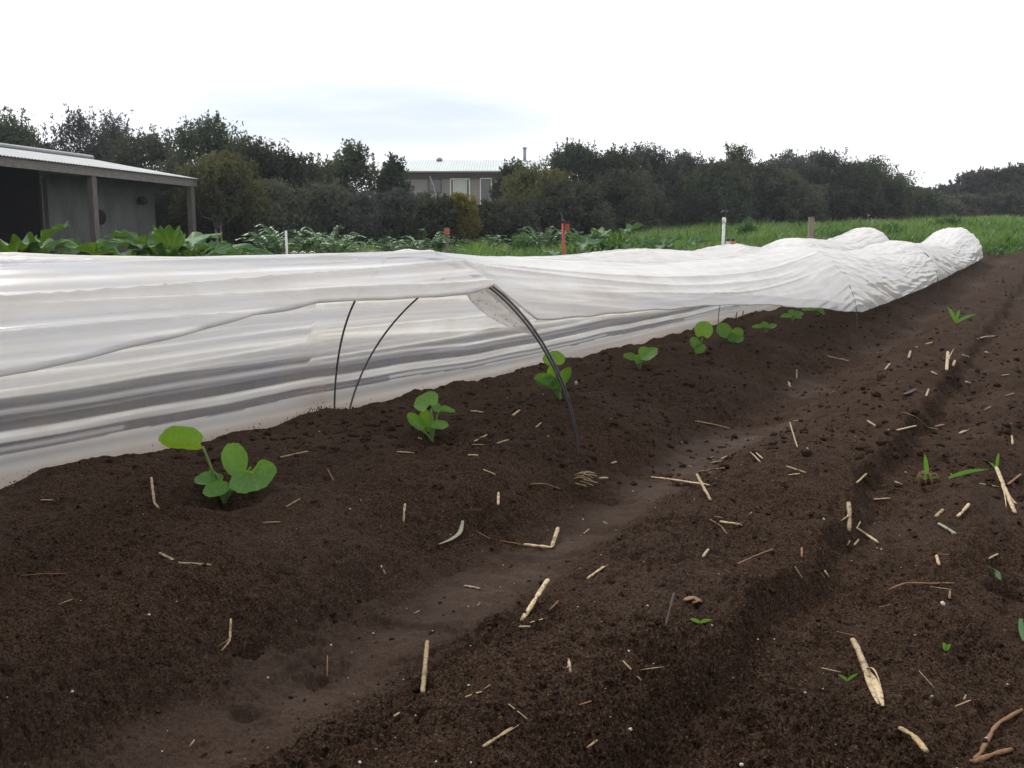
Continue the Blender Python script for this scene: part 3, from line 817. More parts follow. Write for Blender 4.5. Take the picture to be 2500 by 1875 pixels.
def bare(outer):
    def f(ph):
        c, sn = np.cos(ph), np.sin(ph)
        t = smooth01(ph, math.pi * .34, math.pi * .52)           # 0 on the far leg, 1 on the near leg
        o = (.0035 + .009 * sn) * (1 if outer else -1)
        hf, px_, ln_, lf = (.508, 1.22, .245, .20) if outer else (.488, .62, .02, .10)
        sN = S1 - .145 * sn + o; sF = 2.18 + ln_ * sn + lf * (c + 1) / 2
        # the far leg swings back to the crown well inside the film
        sF = sF * 1.0; s_ = sF * (1 - t) + sN * t
        L = LC + np.where(c > 0, hf, HALF) * np.sign(c) * np.abs(c) ** np.where(c > 0, px_, 1.08)
        X, Y = xy(s_, L)
        z = (HH - .012) * np.clip(sn, 0, 1) ** .95
        return X, Y, z + base_z(s_, LC)
    return f
hoop(S1, LC, HALF, HH, "outer black wire of the bare double hoop beside the third seedling", GH, path=bare(True))
hoop(S1, LC, HALF, HH, "inner black wire of the bare double hoop, its far leg leaning left inside the film", GH, path=bare(False))
hoop(HS[0], LC, HALF, HH, "black wire hoop under the film at the left end of the front tunnel", GH, off=-.008)
hoop(HS[2], LC, HALF, HH, "thin wire hoop over the front film where its raised edge comes down", GH, rad=.0028, off=-.004, near_off=.003)
hoop(HS[3], LC, HALF, HH, "dark wire hoop clamped over the crumpled film near the far end of the front tunnel", GH, rad=.0055, off=-.006, near_off=.014)
hoop(HS[4] - .01, LC, HALF, HH, "wire hoop under the film at the far end of the front tunnel", GH, off=-.008)
blab = ["outside the left edge", "behind the left part of the front tunnel", "behind the bare double hoop", "at the first hump in front of the big leaves",
        "at the sagging middle stretch", "at the cream hump beside the wooden post", "at the last hump of the film"]
for i, (s, t) in enumerate(zip(HB, blab)):
    if i == 0: continue
    hoop(s, LB, .45, .52, "wire hoop of the second tunnel, " + t, GH, rad=.0045, off=-.022)
tie = at_depth(1790, 790, 4.5)
for (px, py, h, lab) in ((1796, 783, .06, "left one of two short dark wire pegs at the film's far edge"), (1812, 778, .055, "right one of two short dark wire pegs at the film's far edge")):
    p = hit(px, py)
    V, F = tube([p - [0, 0, .03], p + [.003, 0, h * .5], p + [.008, 0, h]], .0045, 7)
    tag(MB().add(V, F).build("wire_peg", M['wire'], origin=p), lab, "peg", "wire pegs")

# crumpled flap of film hanging round the bare double hoop
ph = np.linspace(math.pi * .64, math.pi * .80, 40)
X, Y, Z = bare(True)(ph)
ctr = np.stack([X, Y, Z], -1)
wv = np.linspace(0, 1, 22)
tpr = np.sin(np.linspace(.12, 1, 40) * math.pi) ** .6
side = np.array([DV[0], DV[1], 0]); inw = np.array([LV[0], LV[1], 0.15])
Pf = ctr[:, None, :] + side * (.012 - .085 * wv[None, :, None] * tpr[:, None, None]) + inw * ((.035 * wv + .012 * np.sin(wv * 9))[None, :, None] * tpr[:, None, None]) - np.array([0, 0, 1]) * (.035 * wv[None, :, None] ** 1.3 * tpr[:, None, None])
Pf += (.006 * gn(np.linspace(0, 9, 40)[:, None], wv[None] * 5, 61))[..., None] * inw
mb = MB(); mb.add(Pf.reshape(-1, 3), grid_faces(40, 22), dens=.7, dirt=.55)
tag(mb.build("film_flap", M['film']), "crumpled dirty flap of film bunched on the bare double hoop", "film flap")

# ------------------------------------------------------------------ leaves
def leaf(P, axis, normal, length, width, cup=.1, fold=0.0, bend=.1, wave=0.0, nwave=9, notch=.16, scal=.018, seed=0, taper=0.0, rings=9, nphi=44, tint=.5):
    x = unit(axis); z = np.asarray(normal, float); z = unit(z - x * np.dot(x, z)); y = np.cross(z, x)
    ph = np.linspace(0, 2 * math.pi, nphi, endpoint=False)
    r0 = random.Random(seed); p0 = r0.random() * 6
    ox = .5 + .5 * np.cos(ph); oy = .5 * np.sin(ph) * (1 - taper * ox)
    k = (ph - math.pi)
    ox = ox + notch * np.exp(-(k / .30) ** 2) - notch * .35 * np.exp(-((np.abs(k) - .6) / .3) ** 2)
    sc = 1 + scal * np.sin(ph * 15 + p0) + scal * .8 * np.sin(ph * 7 + p0 * 2)
    c = .30
    r = np.linspace(0, 1, rings + 1)[1:]
    lx = c + r[:, None] * (ox * sc - c)[None]; ly = r[:, None] * (oy * sc)[None]
    lx = np.concatenate([[c], lx.ravel()]); ly = np.concatenate([[0], ly.ravel()])
    rr_ = np.concatenate([[0], np.repeat(r, nphi)]); pp = np.concatenate([[0], np.tile(ph, rings)])
    va = np.arctan2(ly, lx - .08)
    vd = np.min(np.abs(va[:, None] - np.array([0, .5, -.5, 1.05, -1.05, 1.75, -1.75])[None]), axis=1) * np.hypot(lx - .08, ly)
    vein = np.exp(-(vd / .016) ** 2)
    zz = cup * rr_ ** 2 + fold * np.abs(ly) - bend * lx ** 2 + wave * rr_ ** 2.5 * np.sin(nwave * pp + p0) - .012 * vein * rr_ + .012 * gn(lx * 7 + p0, ly * 7, seed)
    V = np.asarray(P) + length * (lx - .02)[:, None] * x + width * ly[:, None] * y + (length * .5 + width * .5) * zz[:, None] * z
    j = np.arange(nphi); jn = (j + 1) % nphi
    tri = np.stack([np.zeros(nphi, int), 1 + j, 1 + jn], -1)
    q = []
    for i in range(rings - 1):
        a = 1 + i * nphi
        q.append(np.stack([a + j, a + nphi + j, a + nphi + jn, a + jn], -1))
    return V, [tri, np.concatenate(q)], dict(tint=tint, vein=vein)

def petiole(a, b, sag, r0, r1):
    a, b = np.asarray(a, float), np.asarray(b, float)
    t = np.linspace(0, 1, 9)[:, None]
    P = a * (1 - t) + b * t + np.array([0, 0, sag]) * np.sin(t * math.pi)
    return tube(P, np.linspace(r0, r1, 9), 7)

def seedling(base, D, px0, py0, leaves, label, tagl=True, seed=0, stemr=.0035):
    """leaves: (attach px, tip px, width px, tilt towards the camera, depth of attach, depth of tip, cup, fold, tint, notch)"""
    root = empty("squash_seedling", base, label, "seedling", "squash seedlings in the bed")
    D = base[1]
    def W(px, py, dd):
        p = at_depth(px, py, D + dd); return p
    for i, (ax_, ay_, tx_, ty_, wpx, nrm, d0, d1, cup, fold, tint, notch, bend) in enumerate(leaves):
        A = W(ax_, ay_, d0); T = W(tx_, ty_, d1)
        st = base + np.array([rnd.uniform(-.004, .004), rnd.uniform(-.004, .004), .004])
        V, F = petiole(st - [0, 0, .012], A, .004, stemr, stemr * .7)
        lf_mb = MB(); 
        st_o = MB().add(V, F, tint=.3 + .5 * rnd.random()).build("stem", M['stem'], root, base)
        ln = np.linalg.norm(T - A); w = wpx / FPX * D
        n = nrm[0] * RGT + nrm[1] * np.array([0, 0, 1]) - nrm[2] * np.array([0, 1.0, 0])
        V, F, at = leaf(A, T - A, n, ln, w, cup * 1.5, fold, bend, .022, 5, notch, .011, seed * 10 + i, 0, 10, 52, tint)
        lf_mb.add(V, F, **at); lf_mb.build("leaf", M['seedling'], root, base)
    return root

b = SEEDP
# nrm = (right, up, towards camera)
seedling(b[0], 0, 0, 0, [
    (495, 1090, 384, 1076, 82, (-.25, .55, -.8), -.01, -.03, .05, .35, .95, .08, .05),
    (577, 1165, 566, 1080, 64, (.35, .2, .85), .02, .05, .16, .15, .75, .05, .22),
    (612, 1142, 632, 1200, 118, (-.05, .62, .72), -.02, -.055, .10, .05, .38, .24, .10),
    (545, 1178, 473, 1168, 44, (-.1, .8, .6), -.01, -.015, .1, .1, .25, .05, .2),
    (560, 1190, 494, 1203, 40, (.1, .55, .8), -.03, -.05, .1, .1, .4, .05, .15),
    (548, 1185, 520, 1140, 24, (-.6, .3, .7), .0, .0, .2, .2, .6, .02, .05)],
    "largest squash seedling, in the left foreground, with one leaf held flat to the left", seed=1)
seedling(b[1], 0, 0, 0, [
    (1052, 998, 1030, 962, 66, (.0, .35, .9), -.01, .03, .08, -.05, .62, .18, .10),
    (1054, 1000, 1075, 990, 34, (.1, .5, .8), .0, .02, .1, .1, .5, .05, .1),
    (1070, 1004, 1112, 1006, 26, (.1, .9, .35), .01, .03, .12, .25, .35, .08, .15),
    (1030, 1050, 990, 1012, 34, (.45, .45, .75), -.01, -.02, .18, .1, .55, .03, .1),
    (1054, 1042, 1096, 1040, 30, (.05, .75, .6), -.02, -.03, .12, .1, .5, .05, .15),
    (1050, 1055, 1034, 1002, 38, (.1, .2, .95), .01, .03, .2, .1, .8, .02, .0)],
    "squash seedling left of the bare double hoop, with an upright round leaf", seed=2)
seedling(b[2], 0, 0, 0, [
    (1353, 890, 1352, 856, 56, (.0, .45, -.85), .0, .03, .06, .1, .98, .12, .12),
    (1358, 948, 1300, 926, 40, (.4, .5, .7), -.01, -.015, .2, .1, .3, .03, .1),
    (1335, 938, 1326, 912, 36, (.3, .2, .85), -.02, -.02, .18, .1, .35, .03, .05),
    (1362, 962, 1400, 900, 32, (-.45, .25, .8), .0, .01, .25, .2, .3, .03, .05),
    (1350, 945, 1346, 890, 30, (.1, .2, .9), .01, .02, .15, .1, .85, .02, .0)],
    "squash seedling standing right behind the foot of the bare double hoop", seed=3)
seedling(b[3], 0, 0, 0, [
    (1556, 880, 1520, 870, 26, (-.1, .8, .55), -.01, .0, .15, .1, .3, .03, .1),
    (1574, 862, 1598, 872, 54, (.1, .6, .75), -.02, -.06, .06, .05, .5, .2, .08),
    (1572, 872, 1574, 846, 32, (.0, .3, .9), .02, .04, .12, .1, .65, .04, .1),
    (1560, 885, 1552, 866, 24, (.1, .5, .8), -.03, -.05, .1, .1, .4, .04, .1)],
    "low squash seedling with a broad scalloped leaf, next right of the hoop foot", seed=4)
seedling(b[4], 0, 0, 0, [
    (1716, 824, 1722, 783, 46, (.1, .3, -.9), .0, .02, .06, .08, 1.0, .12, .08),
    (1700, 852, 1686, 824, 28, (.3, .3, .85), -.01, .0, .16, .1, .25, .03, .05),
    (1698, 862, 1724, 846, 26, (-.1, .6, .7), -.02, -.02, .16, .1, .45, .03, .1)],
    "tall squash seedling with one glowing upright leaf, behind it a dry curled straw", seed=5)
seedling(b[5], 0, 0, 0, [
    (1782, 818, 1748, 798, 40, (.2, .4, .85), .0, .0, .1, .05, .3, .14, .08),
    (1796, 826, 1806, 800, 28, (-.1, .4, .85), .02, .03, .12, .1, .4, .05, .1),
    (1788, 832, 1780, 812, 26, (.1, .3, .9), -.02, -.03, .15, .1, .1, .04, .05),
    (1794, 834, 1816, 824, 22, (-.1, .6, .7), -.01, -.02, .12, .1, .35, .04, .1)],
    "squash seedling with two round dark green leaves, sixth along the row", seed=6)
seedling(b[6], 0, 0, 0, [
    (1866, 800, 1835, 802, 16, (-.1, .9, .4), .0, .0, .15, .2, .45, .03, .1),
    (1872, 803, 1860, 787, 20, (.2, .6, .7), .0, .02, .15, .1, .3, .03, .1),
    (1876, 804, 1896, 794, 17, (-.1, .8, .5), -.01, .0, .15, .1, .4, .03, .1)],
    "flat spread squash seedling with three narrow leaves, seventh along the row", seed=7)
seedling(b[7], 0, 0, 0, [
    (1933, 776, 1905, 772, 20, (.0, .9, .4), .0, .0, .12, .2, .4, .05, .25),
    (1938, 772, 1926, 757, 20, (.1, .6, .7), .03, .05, .12, .1, .4, .05, .2),
    (1940, 774, 1960, 762, 20, (-.1, .8, .6), .0, .02, .12, .1, .3, .05, .2),
    (1941, 777, 1958, 774, 18, (.0, .9, .4), -.03, -.03, .12, .1, .4, .05, .25)],
    "squash seedling with a rosette of drooping leaves just clear of the film edge", seed=8)
seedling(b[8], 0, 0, 0, [
    (1994, 758, 1956, 756, 20, (.0, .8, .5), .0, .0, .12, .2, .5, .05, .2),
    (1998, 760, 2000, 740, 24, (.1, .5, .8), .0, .02, .12, .1, .6, .05, .1),
    (2000, 760, 2014, 766, 16, (.0, .8, .5), -.02, -.03, .1, .1, .4, .05, .2)],
    "squash seedling half under the raised film edge, second last in the row", seed=9)
seedling(b[9], 0, 0, 0, [
    (2046, 748, 2018, 742, 20, (.0, .7, .6), .0, .0, .12, .2, .7, .05, .2),
    (2050, 748, 2068, 740, 22, (.1, .6, .8), .0, .0, .12, .1, .3, .05, .1)],
    "farthest squash seedling, mostly hidden under the film edge", seed=10)

p = hit(1407, 940)
V, F = box(p + [0, 0, .006], (.011, .0035, .022), [[.96, .05, .2], [-.05, 1, 0], [-.2, 0, .96]])
mbt = MB(); n_ = 8
V, F = lumps(1, 3, .010, .0101)[:2]
V = V[0] * [.75, .5, 1.6] + p + [0, 0, .008]
tag(MB().add(V, F).build("pale_stone", M['tag']), "pale grey stone standing on the bed right of the seedling behind the hoop", "stone")
p = hit(2301, 1481)
V, F = lumps(1, 8, .0052, .0053, 1.0)[:2]
tag(MB().add(V[0] + p + [0, 0, .003], F).build("pebble", M['grit']), "round whitish pebble on the soil in the lower right", "pebble")

# ------------------------------------------------------------------ straw
def on_ground(px, py, lift=0.0):
    p = hit(px, py); p = p.copy(); p[2] = gz(p[0], p[1]) + lift; return p

def straw_mesh(P, r, seed, flat=.6, split=False, cut=True):
    r = r * .74
    r0 = np.random.default_rng(seed)
    P = np.asarray(P, float)
    seg = np.linalg.norm(np.diff(P, axis=0), axis=1); cum = np.concatenate([[0], np.cumsum(seg)])
    n = max(5, int(cum[-1] / .012) + 3)
    t = np.unique(np.concatenate([np.linspace(0, cum[-1], n), np.clip(cum[1:-1] - .004, 0, None), cum[1:-1] + .004]))
    Q = np.stack([np.interp(t, cum, P[:, i]) for i in range(3)], -1)
    Q += r0.normal(0, r * .05, Q.shape)
    rad = r * (1 + .04 * r0.normal(size=len(t))) * np.interp(t / t[-1], [0, .06, .94, 1], [.82, 1, 1, .8])
    if cum[-1] > .05:
        k = r0.integers(1, len(t) - 1); rad[k] *= 1.14
    for c in cum[1:-1]:
        rad *= 1 - .45 * np.exp(-((t - c) / .006) ** 2)
    mb = MB(); V, F = tube(Q, rad, 8, flat)
    mb.add(V, F)
    if split:      # a strip of sheath peeling away
        d = unit(Q[-1] - Q[0]); sd = unit(np.cross(d, [0, 0, 1]))
        m = len(Q) // 2
        S_ = Q[m:m + max(4, len(Q) // 2)].copy(); tt = np.linspace(0, 1, len(S_))[:, None]
        S_ = S_ + sd * r * (0.6 + 3.2 * tt ** 1.5) + np.array([0, 0, 1]) * r * (.4 + 2.2 * tt ** 2)
        V, F = tube(S_, np.linspace(r * .55, r * .12, len(S_)), 6, .3)
        mb.add(V, F)
    return mb

GS = "straw pieces scattered on the soil"
SHORT = "short broken piece of pale straw lying on the dark soil"
def straw(pts, wpx, label=None, m='straw', seed=None, split=False, lifts=None, flat=.65):
    seed = seed if seed is not None else rnd.randrange(10 ** 6)
    P = []
    for i, (px, py) in enumerate(pts):
        p = on_ground(px, py); P.append(p)
    D = np.mean([p[1] for p in P])
    r = max(wpx * .5 / FPX * D, .0007)
    if D > 4 and wpx < 6: r = max(r, .0017)
    for i, p in enumerate(P):
        p[2] += r * flat * .35 + .0004 + (lifts[i] if lifts else 0)
    c = np.mean(P, axis=0)
    o = straw_mesh(P, r, seed, flat, split).build("straw_piece", M[m], origin=c)
    return tag(o, label or SHORT, "straw", GS)

ST = [  # pts, width px, label, material, split, lifts
    ([(100, 1224), (130, 1222)], 6, None, 'straw_pale'),
    ([(371, 1191), (377, 1231), (388, 1244)], 9, "bent straw propped upright on the bed, left of the largest seedling", 'straw', False, (.02, .0, .0)),
    ([(390, 1353), (436, 1376), (516, 1386)], 11, "long bent straw lying on the bed below the largest seedling", 'straw_pale'),
    ([(699, 1240), (732, 1223)], 7, None, 'straw'),
    ([(642, 1280), (684, 1276)], 8, "yellow straw bit lying level, below right of the largest seedling", 'straw'),
    ([(144, 1478), (177, 1464)], 5, None, 'straw'),
    ([(565, 1545), (562, 1578), (542, 1596)], 9, "standing split straw stub on the bed edge at lower left", 'straw', True, (.02, .006, 0)),
    ([(800, 1624), (799, 1661)], 4, None, 'straw_brown', False, (.014, 0)),
    ([(53, 1410), (110, 1407), (164, 1402)], 4, "thin reddish brown stick on the bed at the left edge", 'straw_brown'),
    ([(684, 1118), (752, 1104)], 7, "thin straw lying right of the largest seedling", 'straw'),
    ([(800, 1146), (815, 1176)], 4, None, 'straw_brown'),
    ([(969, 1104), (1010, 1107)], 8, "pale straw stub below the second seedling", 'straw_pale'),
    ([(1143, 1114), (1167, 1113)], 8, None, 'straw_pale'),
    ([(1158, 1080), (1190, 1062)], 8, None, 'straw'), ([(1152, 1088), (1182, 1088)], 6, None, 'straw_pale'),
    ([(1021, 1070), (1030, 1074)], 9, None, 'straw_pale'),
    ([(1214, 1084), (1240, 1076)], 8, None, 'straw'), ([(1150, 1004), (1180, 1008)], 8, None, 'straw_pale'),
    ([(1252, 1016), (1268, 1004)], 9, None, 'straw_pale'), ([(1308, 1045), (1321, 1033)], 7, None, 'straw'),
    ([(1180, 1150), (1210, 1160)], 7, None, 'straw'),
    ([(1217, 1206), (1216, 1236)], 10, None, 'straw_pale'),
    ([(989, 1232), (987, 1252), (985, 1277)], 9, "straw pointing straight up the bed slope, left of the furrow", 'straw_pale'),
    ([(1279, 1332), (1347, 1340), (1362, 1303)], 14, "thick L-shaped straw stalk in the middle of the furrow", 'straw_pale', False, (0, 0, .012)),
    ([(1222, 1321), (1279, 1332)], 6, None, 'straw_brown'),
    ([(1474, 1275), (1507, 1298)], 7, None, 'straw'), ([(1425, 1305), (1438, 1292)], 5, None, 'straw'),
    ([(1434, 1414), (1474, 1385)], 10, "split straw on the furrow's right slope", 'straw', True),
    ([(1134, 1432), (1173, 1442)], 10, "pale straw stub lying in the furrow floor", 'straw_pale', True),
    ([(931, 1386), (940, 1404)], 8, None, 'straw_pale'),
    ([(1274, 1520), (1310, 1478), (1337, 1449)], 18, "thick pale straw stalk leaning up out of the furrow's edge", 'straw_pale', False, (0, .01, .02)),
    ([(1295, 1526), (1325, 1513)], 6, None, 'straw_pale'), ([(1267, 1535), (1295, 1532)], 9, None, 'straw_pale', True),
    ([(1342, 1492), (1363, 1471)], 6, None, 'straw_brown'), ([(1010, 1500), (1024, 1492)], 6, None, 'straw_pale'),
    ([(1044, 1616), (1032, 1695)], 17, "olive straw stalk sticking up beside a small hole in the furrow", 'straw', False, (.03, 0)),
    ([(1136, 1705), (1176, 1694)], 8, None, 'straw'), ([(1388, 1611), (1393, 1644)], 12, "frayed straw scrap on the ridge right of the furrow", 'straw_pale', True),
    ([(1181, 1826), (1216, 1806), (1251, 1782)], 15, "dirty straw stalk at the bottom edge, middle", 'straw', True),
    ([(963, 1756), (975, 1743)], 10, None, 'straw'), ([(899, 1845), (921, 1835)], 8, None, 'straw'), ([(1433, 1829), (1458, 1817)], 10, None, 'straw'),
    ([(1295, 1183), (1330, 1187), (1367, 1197)], 8, "brown stick lying left of the straw bundle in the furrow", 'straw_brown'),
    ([(1465, 1169), (1482, 1170)], 12, None, 'straw_pale'), ([(1425, 1158), (1448, 1168)], 5, None, 'straw'),
    ([(1493, 1135), (1504, 1130)], 10, None, 'straw_pale'),
    ([(1645, 1483), (1634, 1512), (1624, 1541)], 9, "dark wet twig on the ridge, lower middle", 'dark_stick', False, (.02, .01, 0)),
    ([(1590, 1167), (1640, 1173), (1730, 1188)], 11, "long straw stalk lying across the furrow floor", 'straw_pale'),
    ([(1701, 1170), (1715, 1194), (1735, 1224)], 11, "straw crossing the end of the long stalk in the furrow", 'straw', False, (.012, .006, 0)),
    ([(1698, 1032), (1740, 1038), (1780, 1047)], 7, "long thin straw in the furrow behind the straw bundle", 'straw'),
    ([(2017, 869), (2040, 875), (2071, 884)], 6, "long straw lying across the far furrow", 'straw_pale', True),
    ([(1833, 1107), (1856, 1129)], 7, None, 'straw_pale'), ([(1845, 1106), (1862, 1124)], 6, None, 'straw_pale'),
    ([(1706, 1154), (1768, 1144)], 8, "split straw lying on the furrow floor above the crossed stalks", 'straw', True),
    ([(1738, 1131), (1760, 1127)], 6, None, 'straw_pale'), ([(1760, 1122), (1778, 1114)], 7, None, 'straw'), ([(1731, 1121), (1742, 1116)], 7, None, 'straw_brown'),
    ([(1920, 1143), (1967, 1156)], 8, "forked straw on the ridge, right of the furrow", 'straw', True), ([(1926, 1161), (1952, 1160)], 7, None, 'straw'),
    ([(2091, 1181), (2115, 1158)], 7, None, 'straw'),
    ([(2189, 1054), (2236, 1041)], 8, "straight straw stub on the tilled soil at right", 'straw_pale'),
    ([(2118, 1029), (2140, 1043)], 8, None, 'straw_pale'), ([(2223, 859), (2218, 877)], 8, None, 'straw'),
    ([(1927, 1058), (1936, 1075), (1947, 1094)], 5, "thin golden stem leaning in front of the furrow", 'straw', False, (.03, .015, 0)),
    ([(2267, 951), (2261, 969)], 7, None, 'straw_pale'),
    ([(2203, 1007), (2235, 1024), (2263, 1045), (2290, 1050)], 5, "long thin stem curving over the tilled soil at right", 'straw'),
    ([(1936, 1029), (1952, 1028)], 5, None, 'straw_pale'), ([(2185, 1177), (2202, 1186)], 8, None, 'straw_pale'),
    ([(1945, 914), (1945, 926)], 4, None, 'straw_pale', False, (.02, 0)), ([(1925, 934), (1929, 946)], 7, None, 'straw_pale', True),
    ([(2133, 1224), (2173, 1219)], 8, None, 'straw'),
    ([(1757, 1277), (1812, 1283)], 12, "pale split straw beside a dark clod, right of the furrow", 'straw_pale', True), ([(1745, 1264), (1764, 1267)], 8, None, 'straw_brown'),
    ([(1733, 1272), (1760, 1288), (1775, 1306)], 5, None, 'straw_brown'),
    ([(1716, 1363), (1729, 1345)], 10, None, 'straw_pale'),
    ([(1795, 1383), (1835, 1362), (1887, 1343)], 6, "rust coloured curved stem lying on the ridge", 'straw_brown'),
    ([(1957, 1340), (1958, 1365)], 8, None, 'straw_brown'), ([(1940, 1387), (1958, 1415)], 6, None, 'straw'), ([(2013, 1395), (2023, 1414)], 10, None, 'straw_pale'),
    ([(2070, 1258), (2074, 1280), (2072, 1302)], 15, "upright split straw of the pair at right", 'straw_pale', True, (.02, .01, 0)),
    ([(2090, 1292), (2115, 1310), (2143, 1329)], 12, "slanting straw of the pair at right, below the split one", 'straw_pale'),
    ([(2068, 1340), (2074, 1322)], 7, None, 'straw'), ([(2085, 1336), (2096, 1320)], 8, None, 'straw'), ([(2091, 1294), (2100, 1279)], 5, None, 'straw'),
    ([(2284, 1266), (2302, 1248)], 13, None, 'straw'), ([(2336, 1269), (2350, 1252), (2365, 1232)], 12, "pale straw slanting up on the right", 'straw_pale'),
    ([(2431, 1164), (2450, 1200), (2478, 1258)], 14, "thick straw stalk at the right edge, split along its length", 'straw_pale', True, (.02, .01, 0)),
    ([(2446, 1190), (2486, 1240)], 8, None, 'straw'), ([(2492, 1162), (2460, 1186)], 9, None, 'straw_brown'), ([(2392, 1182), (2437, 1192)], 7, None, 'straw'),
    ([(2292, 1283), (2332, 1306)], 13, "greyish flat straw leaf on the soil at right", 'dryleaf', True),
    ([(2286, 1359), (2292, 1389)], 11, None, 'straw'), ([(2414, 1366), (2436, 1354)], 8, None, 'straw'),
    ([(2168, 1447), (2210, 1432), (2270, 1429), (2328, 1426)], 9, "long brown curved stalk lying across the soil at lower right", 'straw_brown'),
    ([(2319, 1449), (2318, 1464)], 8, None, 'straw_brown'), ([(2270, 1440), (2332, 1443)], 4, None, 'straw'),
    ([(2196, 1786), (2225, 1826), (2259, 1880)], 24, "thick olive yellow stalk running out of the bottom edge at right", 'straw', False, (.0, .01, .02)),
    ([(2495, 1735), (2438, 1772), (2422, 1790), (2393, 1843), (2369, 1867)], 17, "knobbly pale root curving through the bottom right corner", 'straw_brown'),
    ([(2372, 1864), (2420, 1848), (2471, 1835)], 22, "thick brown root end in the bottom right corner", 'straw_brown'),
    ([(2332, 1729), (2369, 1713)], 5, None, 'straw'), ([(1690, 1476), (1712, 1471)], 9, None, 'straw_brown'),
    ([(2386, 829), (2405, 823), (2429, 822)], 6, "straw lying on the far soil near the right edge", 'straw_pale'),
    ([(2311, 905), (2313, 876)], 10, "broken straw stub standing on a dark clod at right", 'straw_pale', True, (.0, .03)), ([(2326, 895), (2331, 882)], 9, None, 'straw'),
    ([(2350, 868), (2366, 874)], 8, None, 'straw_pale'), ([(2358, 934), (2368, 940)], 10, None, 'straw_pale'), ([(2274, 911), (2288, 916)], 8, None, 'straw_pale'),
    ([(2342, 1062), (2356, 1056)], 10, None, 'straw_pale', True), ([(2282, 1045), (2304, 1039)], 8, None, 'straw'), ([(2404, 1003), (2418, 998)], 6, None, 'straw'),
    ([(2445, 918), (2465, 916)], 6, None, 'straw'), ([(2455, 968), (2475, 962)], 6, None, 'straw'), ([(2470, 1065), (2472, 1086)], 7, None, 'straw'),
    ([(2405, 862), (2413, 865)], 7, None, 'straw_pale'), ([(2235, 850), (2275, 838)], 6, None, 'straw'), ([(2160, 905), (2172, 889)], 6, None, 'straw'),
]
for i, t in enumerate(ST):
    straw(t[0], t[1], t[2], t[3], i + 100, t[4] if len(t) > 4 else False, t[5] if len(t) > 5 else None)

def big_straw():
    pts = [on_ground(*q) for q in ((2081, 1580), (2092, 1606), (2113, 1648), (2131, 1690), (2150, 1738))]
    k = pts[0][1] / FPX
    org = pts[2].copy()
    root = empty("straw_piece", org, "biggest straw stalk, thick and split open, at lower right", "straw", GS)
    for i_, z in enumerate((.010, .009, .008, .006, .003)): pts[i_][2] += z
    V, F = tube([pts[0], pts[0] * .55 + pts[1] * .45, pts[1], pts[1] * .9 + pts[2] * .1, pts[2], pts[2] * .5 + pts[3] * .5], np.array([7.2, 7.6, 8.6, 7.2, 9.2, 6.0]) * k, 12, .8)
    MB().add(V, F).build("stalk", M['straw_pale'], root, org)
    d = unit(pts[4] - pts[2]); sd = unit(np.cross(d, [0, 0, 1]))
    for off, w, e in ((-.5, 8.5, 1.0), (.62, 6.5, .97)):
        t = np.linspace(0, 1, 14)[:, None]
        C = pts[2] * (1 - t) + (pts[2] + (pts[4] - pts[2]) * e) * t + sd * off * 12 * k * np.sin(t * 2.6) + np.array([0, 0, 1]) * (.004 * np.sin(t * 3.1))
        V, F = tube(C, w * k * np.sin(np.linspace(.55, 3.0, 14)) ** .6 + .0003, 10, .28)
        MB().add(V, F).build("split_blade", M['straw_pale'], root, org)
    t = np.linspace(0, 1, 12)[:, None]
    a_, b_ = pts[2], on_ground(2151, 1684, .004)
    C = a_ * (1 - t) + b_ * t + np.array([0, 0, .012]) * np.sin(t * math.pi)
    V, F = tube(C, np.linspace(4.5, .6, 12) * k, 8, .2); MB().add(V, F).build("sheath", M['straw'], root, org)
big_straw()

# the little bundle of straw in the furrow: each straw its own thing
bc = on_ground(1428, 1190)
for i in range(12):
    a = rnd.uniform(-.9, .5); ln = rnd.uniform(.026, .05)
    c = bc + [rnd.uniform(-.014, .014), rnd.uniform(-.016, .016), .004 + .0028 * i]
    d = np.array([math.cos(a), math.sin(a), rnd.uniform(-.12, .12)]) * ln / 2
    mid = c + [0, 0, rnd.uniform(0, .006)]
    o = straw_mesh([c - d, mid, c + d], rnd.uniform(.0018, .003), 900 + i, .6, i % 4 == 0).build("straw_piece", M['straw_pale' if i % 2 else 'straw'], origin=c)
    tag(o, "straw in the small bundle of straws piled on the furrow floor", "straw", "straws of the furrow bundle")
# the smaller bits in between
n = 0
while n < 30:
    th = math.radians(rnd.uniform(-27, 29)); d = 1.0 * (11 / 1.0) ** rnd.random()
    x, y = d * math.sin(th), d * math.cos(th)
    s, L = sl(x, y)
    if not (-2.5 < L < 1.9) or s > 16: continue
    if L > 1.05 and rnd.random() < .72: continue
    if x / y < -.1 and rnd.random() < .6: continue
    a = rnd.uniform(0, math.pi); ln = rnd.uniform(.008, .035) * (1 + .5 * (d > 3))
    p0 = np.array([x - math.cos(a) * ln / 2, y - math.sin(a) * ln / 2, 0]); p1 = np.array([x + math.cos(a) * ln / 2, y + math.sin(a) * ln / 2, 0])
    r = rnd.uniform(.0007, .0019)
    p0[2] = gz(p0[0], p0[1]) + r; p1[2] = gz(p1[0], p1[1]) + r + rnd.choice([0, 0, .004, .01])
    o = straw_mesh([p0, p1], r, 3000 + n, .6).build("straw_piece", M[rnd.choice(['straw', 'straw_pale', 'straw_pale', 'straw_brown'])], origin=(p0 + p1) / 2)
    tag(o, SHORT, "straw", GS); n += 1

